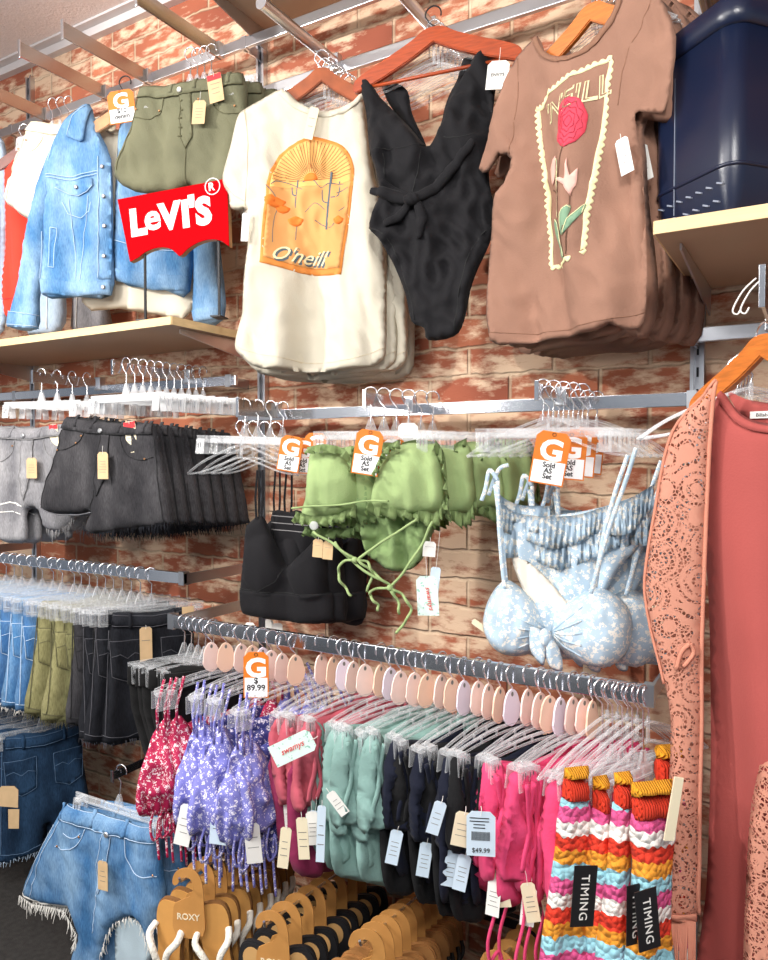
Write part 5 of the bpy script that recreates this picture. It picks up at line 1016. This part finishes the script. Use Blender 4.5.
# ================================================================ LONG RAIL SWIMWEAR
F_crim = printed('crimson daisy fabric', '#b3154a', '#f6e4e4', 95, .36); F_purp = printed('periwinkle daisy fabric', '#7c7cc6', '#f3eef8', 90, .36); F_indg = printed('indigo daisy fabric', '#3c3f86', '#e9e2ef', 90, .32)
F_rose = fabric('rose ribbed fabric', '#bb5765', .1); F_wine = fabric('wine fabric', '#8c2c52', .1); F_teal = fabric('sage teal fabric', '#86a8a1', .1); F_navy = fabric('navy fabric', '#161a2b', .1); F_nblack = fabric('soft black fabric', '#141416', .1); F_pink = fabric('hot pink fabric', '#dc4673', .08); F_slate = fabric('slate violet fabric', '#2f2f45', .1)
def bunch_bottom(name, m, m2, seed, top=-.175, l1=.215, l2=.33, w=.29, ruffle=False, cords=False, tags=(M['paper'],), drop2=True, amp=.016):
    """a swim bottom gathered at both clips, with its lining piece hanging below"""
    r = thing(name, 'x', 'swim bottom'); a = w/2; rn = random.Random(seed)
    for s in (-1, 1):
        o = [(s*(a-.028),top+.012),(s*(a+.004),top+.012),(s*(a+.018),top-.03),(s*(a+.022),top-l1*.55),(s*(a+.016),top-l1*.95),(s*(a-.01),top-l1),(s*(a-.045),top-l1*.85),(s*(a-.06),top-l1*.5),(s*(a-.045),top-.03)]
        if s < 0: o = o[::-1]
        c = Cloth(o, t=.020, R=.026, fold=amp*1.2, ff=28, seed=seed+s, crease=.03, smooth=3, h=.009, fz=5); c.mesh('gathered_side', m, r)
        for j in range(2):
            pts = [(s*(a-.02+.016*j),-.026-.003*math.sin(q*2+j),top-l1*q/6) for q in range(0, 6)]; pts = [(x+s*.008*math.sin(i*1.3+j*2), y, z) for i, (x, y, z) in enumerate(pts)]
            bm = bmesh.new(); tube(bm, smoothline(pts, 3), .006, 6, flat=.7); build('twisted_tie', bm, m, r, True)
    mid = Cloth([(-a+.02,top),(0,top-.02),(a-.02,top),(a-.01,top-l1*.6),(a*.55,top-l1*.9),(0,top-l1*1.1),(-a*.55,top-l1*.9),(-a+.01,top-l1*.6)], t=.01, R=.03, fold=.012, ff=12, seed=seed+3, crease=.01, y0=.012, h=.014); mid.mesh('centre_panel', m, r)
    if drop2:
        lo = Cloth([(-a+.01,top-.06),(a-.02,top-.06),(a-.005,top-l2*.7),(a*.6,top-l2*.96),(.02,top-l2*1.0),(-a*.4,top-l2*.98),(-a*.9,top-l2*.88),(-a-.004,top-l2*.6)], t=.014, R=.03, fold=.016, ff=10, seed=seed+5, crease=.016, y0=.03, h=.014, smooth=3); lo.mesh('lower_panel', m2, r)
    if cords:
        for q in range(2):
            x = -a+.01+.03*q; pts = smoothline([(x,-.01,top-l1*.9),(x+.012,-.014,top-l1-.06),(x-.008,-.01,top-l1-.14),(x+.004,-.012,top-l1-.2-.03*q)], 6); bm = bmesh.new(); tube(bm, pts, .0035, 6)
            e = pts[-1]; tube(bm, smoothline([(e[0],e[1],e[2]),(e[0]+.02,e[1]-.004,e[2]+.01),(e[0]+.016,e[1],e[2]+.035),(e[0]-.004,e[1],e[2]+.02),(e[0]-.012,e[1],e[2]-.03)], 5), .0035, 6); build('tie', bm, m, r, True)
    for i, tm in enumerate(tags): tagcard(r, 'hang_tag', (-a+.004+.012*i,-.022-.006*i,top-l1*.80), .026, .072, tm, yaw=-50, roll=rn.uniform(-12, 12), string=.03, lines=4)
    return r
def triangle_top(name, m, seed, m2, top=-.24):
    r = thing(name, 'x', 'swim top'); rn = random.Random(seed)
    for s in (-1, 1):
        o = [(s*.115,top+.02),(s*.145,top+.004),(s*.175,top-.05),(s*.205,top-.13),(s*.20,top-.20),(s*.15,top-.215),(s*.08,top-.19),(s*.03,top-.15),(s*.07,top-.06)]
        if s < 0: o = o[::-1]
        c = Cloth(o, t=.016, R=.03, fold=.014, ff=24, seed=seed+s, crease=.03, bumps=[(s*.13,top-.12,.06,.08,.018)], h=.009, smooth=3, fz=5); c.mesh('cup', m, r)
        for (x0, x1) in ((.14,.15),(.12,.13)): bm = bmesh.new(); tube(bm, [(s*x0*.9,-.003,top+.12),(s*x1,-.012,top+.05),(s*x1,-.014,top)], .004, 5, flat=.5); build('strap', bm, m, r, True)
    lo = Cloth([(-.13,top-.02),(.13,top-.02),(.14,top-.18),(.06,top-.27),(0,top-.25),(-.07,top-.30),(-.15,top-.2)], t=.012, R=.03, fold=.016, ff=10, seed=seed+5, crease=.014, y0=.03, h=.014, smooth=3); lo.mesh('brief', m2, r)
    for q in range(3):
        x = -.165+.035*q; b = top-.19; pts = smoothline([(x,-.012,b),(x-.012,-.016,b-.04),(x-.006,-.018,b-.075),(x+.014,-.016,b-.06),(x+.012,-.014,b-.02),(x+.006,-.012,b-.07),(x+.008,-.014,b-.13-.02*q)], 5); bm = bmesh.new(); tube(bm, pts, .0034, 6, flat=.7); build('tie', bm, m, r, True)
    if seed % 2 == 0: tagcard(r, 'hang_tag', (-.14,-.036,top-.15), .036, .095, M['bluecard'] if seed % 2 else M['paper'], yaw=-45, roll=rn.uniform(-8, 14), string=.02, lines=2)
    return r
def railrow(kind, maker, us, lab, hang='swim', dy=0, yaw=70, dz=0, gname=None):
    for k, u in enumerate(us):
        X = rx(u); y = yaw+rnd.uniform(-11, 9); sw_ = rnd.uniform(-4, 3); oo = dy+rnd.uniform(-.015, .015)
        place(kind+('' if k % 2 == 0 or not isinstance(maker, tuple) else 'b'), maker[k % 2] if isinstance(maker, tuple) else maker, (X, -ROFF-oo, RZ+.004+dz), y, lab.replace('#', ORD[k]), swing=sw_)
        hk_ = {'swim':'disc','swim2':'disc2','swim3':'disc3'}[hang] if hang.startswith('swim') else None
        dk = ('disc','disc3','disc2','disc')[k % 4]
        place('swimh_'+dk, lambda: swim_hanger(dk), (X, -ROFF-oo, RZ+.004+dz), y, 'oval neck disc hanger of the '+' '.join(lab.split(',')[0].split()[:-1])+' row, '+ORD[k]+' from left', swing=sw_)
railrow('crim', lambda: triangle_top('string_bikini', F_crim, 3, F_crim), (221,231), 'crimson daisy print bikini top, # from the left on the long rail', dy=.03)
railrow('purp', (lambda: triangle_top('string_bikini', F_purp, 4, F_indg, -.235), lambda: triangle_top('string_bikini', F_purp, 7, F_indg, -.25)), (243,254,265,277,289,301), 'periwinkle daisy print bikini top, # from the left on the long rail', dy=.02)
railrow('rose', (lambda: bunch_bottom('bikini_bottom', F_rose, F_wine, 11, l1=.19, l2=.35), lambda: bunch_bottom('bikini_bottom', F_rose, F_wine, 13, l1=.18, l2=.37, tags=(M['paper'],M['bluecard']))), (318,331,343,354), 'rose pink gathered bikini bottom, # from the left on the long rail')
railrow('teal', (lambda: bunch_bottom('bikini_bottom', F_teal, F_teal, 17, l1=.21, l2=.33, tags=()), lambda: bunch_bottom('bikini_bottom', F_teal, F_teal, 19, l1=.19, l2=.35, tags=())), (366,379,391,404,416,428), 'sage green gathered bikini bottom, # from the left on the long rail')
railrow('navy', (lambda: bunch_bottom('bikini_bottom', F_navy, F_nblack, 23, l1=.17, l2=.36, tags=(M['bluecard'],)), lambda: bunch_bottom('bikini_bottom', F_nblack, F_navy, 29, l1=.16, l2=.32, tags=())), (440,452,465,477,489,502,514,527), 'navy black bikini bottom, # from the left on the long rail')
railrow('pink', (lambda: bunch_bottom('bikini_bottom', F_pink, F_pink, 31, l1=.19, l2=.28, cords=True, tags=(M['beige'],)), lambda: bunch_bottom('bikini_bottom', F_pink, F_pink, 37, l1=.21, l2=.27, cords=False, tags=(M['paper'],))), (541,552,563,573,583,593), 'hot pink bikini bottom, # from the left on the long rail')
# price labels at the front, each tied to the swimwear nearest to it
HUNG = [o for o in bpy.data.objects if o.parent is None and o.name.split('.')[0] in ('bikini_bottom','string_bikini')]
def tie_tag(name, u, v, off, yaw, w, h, m_, roll, lines, string=.012, label=None):
    loc = P(u, v, off); near = min(HUNG, key=lambda o: ((o.location.x-loc.x)**2)+.3*(o.location.y-loc.y)**2)
    Mw = Matrix.Translation(near.location) @ near.rotation_euler.to_matrix().to_4x4(); inv = Mw.inverted(); tgt = Matrix.Translation(loc) @ Matrix.Rotation(math.radians(yaw), 4, 'Z')
    q = tagcard(None, name, (0,0,0), w, h, M[m_], string=string, lines=lines, roll=roll); q.parent = near; q.matrix_local = inv @ tgt
    if label: q['label'] = label
    return q
t = tie_tag('price_label', 481, 806, .62, 24, .052, .082, 'bluecard', 0, 0, .01, 'blue-white price label reading 49.99')
bm = bmesh.new(); rb = random.Random(2)
for k in range(14): box(bm, (-.016+.0024*k,-.0012,-.055), (.0012 if k % 3 else .0018,.0004,.016))
for k in range(4): box(bm, (-.003,-.0012,-.022-.006*k), (rb.uniform(.02,.036),.0004,.0016))
build('barcode', bm, M['ink'], t)['kind'] = 'stuff'; label_text('lettering', '$49.99', .012, M['ink'], t, Matrix.Translation((0,-.0012,-.085)))
t = tie_tag('price_label', 318, 736, .66, 20, .045, .095, 'mint', 62, 0, .012, 'mint floral price label'); label_text('lettering', 'swamys', .017, M['redlabel'], t, Matrix.Rotation(math.radians(62), 4, 'Y') @ Matrix.Translation((.004,-.0014,-.06)) @ Matrix.Rotation(math.radians(-90), 4, 'Y'), shear=.3)
for (u, v, w, h, rl, m_) in ((222,790,.045,.115,4,'bluecard'),(190,800,.038,.10,12,'paper'),(287,822,.024,.09,6,'beige'),(301,812,.024,.09,-4,'beige'),(326,788,.022,.055,-38,'paper'),(322,800,.018,.12,2,'bluecard'),(443,796,.024,.065,16,'bluecard'),(466,806,.032,.066,10,'beige')):
    tie_tag('hang_tag', u, v, .60, 24, w, h, m_, rl, 3)
gcard(P(256, 652, .50), 30, 'orange price card between the neck discs on the long rail', ['$','89.99'], w=.060, h=.11)
# crochet pieces
def crochet_mat():
    m, n, b = newmat('striped crochet'); N = n.nodes.new; Lk = n.links.new; b.inputs['Roughness'].default_value = .95
    t = N('ShaderNodeTexCoord'); sp = N('ShaderNodeSeparateXYZ'); Lk(t.outputs['Object'], sp.inputs[0])
    sx_ = N('ShaderNodeMath'); sx_.operation = 'MULTIPLY'; sx_.inputs[1].default_value = 420; Lk(sp.outputs['X'], sx_.inputs[0]); sn = N('ShaderNodeMath'); sn.operation = 'SINE'; Lk(sx_.outputs[0], sn.inputs[0])
    zz = N('ShaderNodeMath'); zz.operation = 'MULTIPLY_ADD'; zz.inputs[1].default_value = .002; Lk(sn.outputs[0], zz.inputs[0]); Lk(sp.outputs['Z'], zz.inputs[2])
    nz = N('ShaderNodeTexNoise'); nz.inputs['Scale'].default_value = 60; Lk(t.outputs['Object'], nz.inputs['Vector']); z2 = N('ShaderNodeMath'); z2.operation = 'MULTIPLY_ADD'; z2.inputs[1].default_value = .012; Lk(nz.outputs['Fac'], z2.inputs[0]); Lk(zz.outputs[0], z2.inputs[2])
    dv = N('ShaderNodeMath'); dv.operation = 'MULTIPLY'; dv.inputs[1].default_value = 1/.128; Lk(z2.outputs[0], dv.inputs[0]); fc = N('ShaderNodeMath'); fc.operation = 'FRACT'; Lk(dv.outputs[0], fc.inputs[0])
    r = N('ShaderNodeValToRGB'); r.color_ramp.interpolation = 'CONSTANT'; cols = ['#e8402a','#f2ece4','#d9528a','#9fd3df','#eb9d33','#e8402a','#e33a1e']
    cols = ['#df3a24','#f4efe8','#d8558c','#98cfdc','#ec9a2e']; e = r.color_ramp.elements; e[0].position = 0; e[0].color = c4(hexc(cols[0])); e[1].position = .2; e[1].color = c4(hexc(cols[1]))
    for k in (2, 3, 4): q = e.new(k*.2); q.color = c4(hexc(cols[k]))
    Lk(fc.outputs[0], r.inputs['Fac']); Lk(r.outputs['Color'], b.inputs['Base Color'])
    v = N('ShaderNodeTexVoronoi'); v.inputs['Scale'].default_value = 85; mp = N('ShaderNodeMapping'); mp.inputs['Scale'].default_value = (1.1,1.1,1); Lk(t.outputs['Object'], mp.inputs['Vector']); Lk(mp.outputs['Vector'], v.inputs['Vector'])
    bp = N('ShaderNodeBump'); bp.inputs['Strength'].default_value = 1; bp.inputs['Distance'].default_value = .008; bp.invert = True; Lk(v.outputs['Distance'], bp.inputs['Height']); Lk(bp.outputs['Normal'], b.inputs['Normal']); return m
CRO = crochet_mat()
def rib_mat(name, col):
    m, n, b = newmat(name); b.inputs['Base Color'].default_value = c4(hexc(col)); b.inputs['Roughness'].default_value = .9; t = n.nodes.new('ShaderNodeTexCoord'); w = n.nodes.new('ShaderNodeTexWave'); w.inputs['Scale'].default_value = 75; w.bands_direction = 'X'
    n.links.new(t.outputs['Object'], w.inputs['Vector']); bp = n.nodes.new('ShaderNodeBump'); bp.inputs['Distance'].default_value = .004; n.links.new(w.outputs['Fac'], bp.inputs['Height']); n.links.new(bp.outputs['Normal'], b.inputs['Normal']); return m
RIBY = rib_mat('yellow rib knit', '#f2a51e'); RIBR = rib_mat('red rib knit', '#df3718')
def crochet(label, o, yaw, top, px, tagpx=None, seed=0, ty=0, troll=0, tyaw=0):
    """top: waistband outline (4 px pts, clockwise from top left); px: body outline"""
    fr = Fr(o, yaw); r = thing('crochet_trousers', label, 'crochet trousers', o, yaw); c = Cloth(fr.pts(px), t=.022, R=.028, fold=.010, ff=12, seed=seed, crease=.01, h=.010, smooth=2, fz=3); c.mesh('body', CRO, r)
    (ax, ay), (bx, by), (cx, cy), (dx, dy) = top
    mid = lambda p, q, k: (p[0]+(q[0]-p[0])*k, p[1]+(q[1]-p[1])*k)
    for nm_, k0, k1, m_ in (('top_cuff', 0, .38, RIBY), ('waistband', .34, 1.02, RIBR)):
        o4 = [mid((ax,ay),(dx,dy),k0), mid((bx,by),(cx,cy),k0), mid((bx,by),(cx,cy),k1), mid((ax,ay),(dx,dy),k1)]
        w_ = Cloth(fr.pts(o4), t=.026, R=.02, fold=.002, ff=30, seed=seed+2, h=.008, smooth=0, y0=-.002); w_.mesh(nm_, m_, r)
    if tagpx:
        (u, v, w, h) = tagpx; x, z = fr.L(u, v); R = Matrix.Translation((x,-.046+ty,z)) @ Matrix.Rotation(math.radians(tyaw), 4, 'Z') @ Matrix.Rotation(math.radians(troll), 4, 'Y')
        bm = bmesh.new(); prism(bm, [(-w/2,-h),(w/2,-h),(w/2,0),(-w/2,0)], -.0008, .0008, R); tg = build('hang_tag', bm, M['darkmetal'], r)
        label_text('lettering', 'TIMING', h*.2, M['paper'], tg, R @ Matrix.Translation((-w*.16,-.0012,-h*.52)) @ Matrix.Rotation(math.radians(90), 4, 'Y'), space=1.15)
    return r, c, fr
sp_ = [(rx(618),'first'),(rx(628),'second'),(rx(637),'third'),(rx(645),'fourth'),(rx(655),'fifth')]
crochet('striped crochet trousers with a black tag, leftmost of the crochet pieces', P(575, 700, .56), 40, [(564,767),(588,765),(588,800),(561,800)], [(561,797),(589,797),(592,830),(588,870),(586,960),(586,1010),(536,1010),(540,950),(548,900),(555,850)], (572,848,.042,.105), 1, troll=4, ty=-.012)
crochet('striped crochet trousers squeezed second from the left of the crochet pieces', P(600, 700, .54), 50, [(592,776),(606,774),(606,812),(592,812)], [(591,808),(608,808),(611,850),(612,1010),(580,1010),(584,900)], (596,852,.032,.10), 2, ty=-.06)
crochet('striped crochet trousers with a black tag in the middle of the crochet pieces', P(620, 700, .56), 46, [(614,772),(629,770),(630,806),(613,808)], [(612,802),(631,802),(632,840),(630,900),(632,1010),(592,1010),(600,930),(606,870)], (613,860,.040,.10), 3, troll=-6, ty=-.045)
crochet('striped crochet trousers at the right end of the long rail, red waistband towards the kimono', P(650, 700, .58), 36, [(630,782),(672,778),(672,816),(632,818)], [(631,813),(674,811),(674,860),(672,930),(674,1010),(624,1010),(628,930),(632,860)], None, 4)
crochet('striped crochet trousers behind, farthest right near the peach lace', P(668, 700, .40), 50, [(655,745),(680,742),(680,780),(655,784)], [(654,780),(682,778),(684,900),(684,1000),(650,1000),(652,900)], None, 5)
t = thing('clothes_peg', 'pale wooden tag stick at the side of the right crochet trousers', 'tag', P(672, 778, .62), 30); bm = bmesh.new(); prism(bm, [(-.012,-.10),(.004,-.10),(.018,0),(.004,.002)], -.002, .002); build('stick', bm, M['beige'], t)
for k, u in enumerate((604,614,624,634,645)):
    place('swimc', lambda: pant_hanger(.20, 'clear', drop=.125), (rx(u), -ROFF-.02, RZ+.004), 50+4*k, f'clear clip hanger of the crochet trousers, {ORD[k]} from the left', swing=-2)
    place('top', None, (rx(u+4), -ROFF, RZ+.0), 62, f'clear top hanger between the crochet trousers, {ORD[k]} from the left')
# ================================================================ FLIP FLOPS
T_sole = mat('tan footbed', '#c9924e', .6, 0, .1, 90, .1, 12); T_edge = mat('sole rubber', '#8a5f33', .7); T_card = mat('tan card', '#bd8647', .6, var=.08, vscale=20); T_blk = mat('black footbed', '#1c1c1f', .6); T_rope = mat('white rope strap', '#efe9dc', .8, 0, 1.0, 160); T_dkstrap = mat('black strap', '#151517', .5); T_brn = mat('brown footbed', '#a06f3e', .6, 0, .1, 90, .1, 12); T_pad = mat('tan heel pad', '#c59a62', .6)
def sole_out(L=.245, W=.088):
    half = [(0,0),(.022,-.003),(.036,-.016),(.041,-.045),(.036,-.09),(.033,-.13),(.040,-.175),(.041,-.205),(.030,-.235),(.010,-.246)]; k = L/.246; kw = W/.088
    return smoothline([(x*kw, z*k) for x, z in half]+[(-x*kw*.92, z*k) for x, z in half[:0:-1]], 3, True)
def flipflops(foot, strap, rope, edge=None, text=True, padm=None):
    r = thing('flip_flop_pair', 'x', 'flip flops')
    o = [(-.034,-.125),(.034,-.125),(.040,-.055),(.038,0),(.024,.026),(0,.034),(-.026,.024),(-.036,.004),(-.034,-.008),(-.024,-.006),(-.016,.006),(0,.012),(.012,.004),(.015,-.014),(.006,-.032),(-.018,-.044),(-.036,-.06)]
    bm = bmesh.new(); prism(bm, smoothline(o, 3, True), -.0015, .0015); cdn = build('hanger_card', bm, T_card, r)
    if text: label_text('lettering', 'ROXY', .021, M['beige'], cdn, Matrix.Translation((0,-.0018,-.088)), bold=.0003)
    for s in (-1, 1):
        sr = s*.05; R = Matrix.Translation((sr,.016,-.052)) @ Matrix.Rotation(math.radians(-s*5), 4, 'Y') @ Matrix.Rotation(math.radians(s*8), 4, 'Z')
        bm = bmesh.new(); prism(bm, sole_out(), -.003, .012, R); e = [x for x in bm.edges if len(x.link_faces) == 2 and x.calc_face_angle(0) > .9]; bmesh.ops.bevel(bm, geom=e, offset=.0025, segments=2, affect='EDGES'); so = build('sole', bm, edge or T_edge, r)
        bm = bmesh.new(); prism(bm, [(x*.95, z*.97-.003) for x, z in sole_out()], -.0055, -.003, R); build('footbed', bm, foot, so)
        if padm: bm = bmesh.new(); prism(bm, [(.024*math.cos(a), -.035+.026*math.sin(a)) for a in np.linspace(0, 2*PI, 18, endpoint=False)], -.0068, -.0055, R); build('heel_pad', bm, padm, so)
        for q in ([(0,-.17),(s*.016,-.11),(s*.036,-.062)],[(0,-.17),(-s*.016,-.11),(-s*.036,-.062)]):
            P3 = smoothline([(q[0][0],-.006,q[0][1]),(q[0][0]*.6+q[1][0]*.4,-.026,q[0][1]*.75+q[1][1]*.25),(q[1][0]*1.2,-.038,q[1][1]+.004),(q[2][0]*1.08,-.028,q[2][1]-.016),(q[2][0],-.004,q[2][1])], 6)
            bm = bmesh.new(); tube(bm, [R @ Vector(p) for p in P3], .0085 if rope else .005, 8, flat=.8 if rope else .5); build('strap', bm, strap, so, True)
    return r
def row(kind, maker, p0, p1, n, off0, lab, yaw, back=.12):
    rl = lab.split(',')[1].replace('# from the front in', '').strip()
    A = P(p0[0], p0[1], off0); B = P(p1[0], p1[1], off0*.0+back); 
    rod = thing('display_rod', f'thin metal rod carrying {lab.split(",")[0]}, {rl}', 'display rod', (A.x,A.y-.02,A.z)); bm = bmesh.new(); tube(bm, [(0,0,.002),tuple(B-A+Vector((0,back-.0,0)))], .003, 8); tube(bm, [(0,-.0,.002),(0,-.004,.012)], .003, 8); build('rod', bm, M['steel'], rod)
    for k in range(n):
        q = A.lerp(B, k/(n-1)); place(kind, maker, q-Vector((0,0,.010)), yaw+rnd.uniform(-5, 5), lab.replace('#', ORD[k]), swing=rnd.uniform(-3,3))
row('ff1', lambda: flipflops(T_sole, T_rope, True), (187,878), (262,835), 8, .62, 'tan flip flops with white rope straps, # from the front in the left row', 18, .2)
row('ff2', lambda: flipflops(T_blk, T_dkstrap, False, T_blk, padm=T_pad), (271,921), (352,867), 8, .60, 'black flip flops on tan hook cards, # from the front in the middle row', 18, .15)
row('ff3', lambda: flipflops(T_brn, T_dkstrap, False, T_brn, text=False), (366,940), (428,893), 9, .60, 'brown flip flops, # from the front in the right row', 16, .15)
row('ff4', lambda: flipflops(T_brn, T_dkstrap, False, T_brn, text=False), (498,962), (540,922), 5, .50, 'brown flip flops, # from the front in the row under the pink bikinis', 12, .15)
# low display base behind the flip flops
bm = bmesh.new(); zz = P(450, 905, .05).z; r = thing('display_rail', 'thin dark rail on the wall behind the flip flop rows', 'rail', (-1.5,-.03,zz)); box(bm, (.9,0,0), (1.9,.02,.03)); build('bar', bm, M['darkmetal'], r)
bm = bmesh.new(); box(bm, (.9,-.011,.014), (1.9,.002,.004)); build('edge_strip', bm, M['chrome'], r)
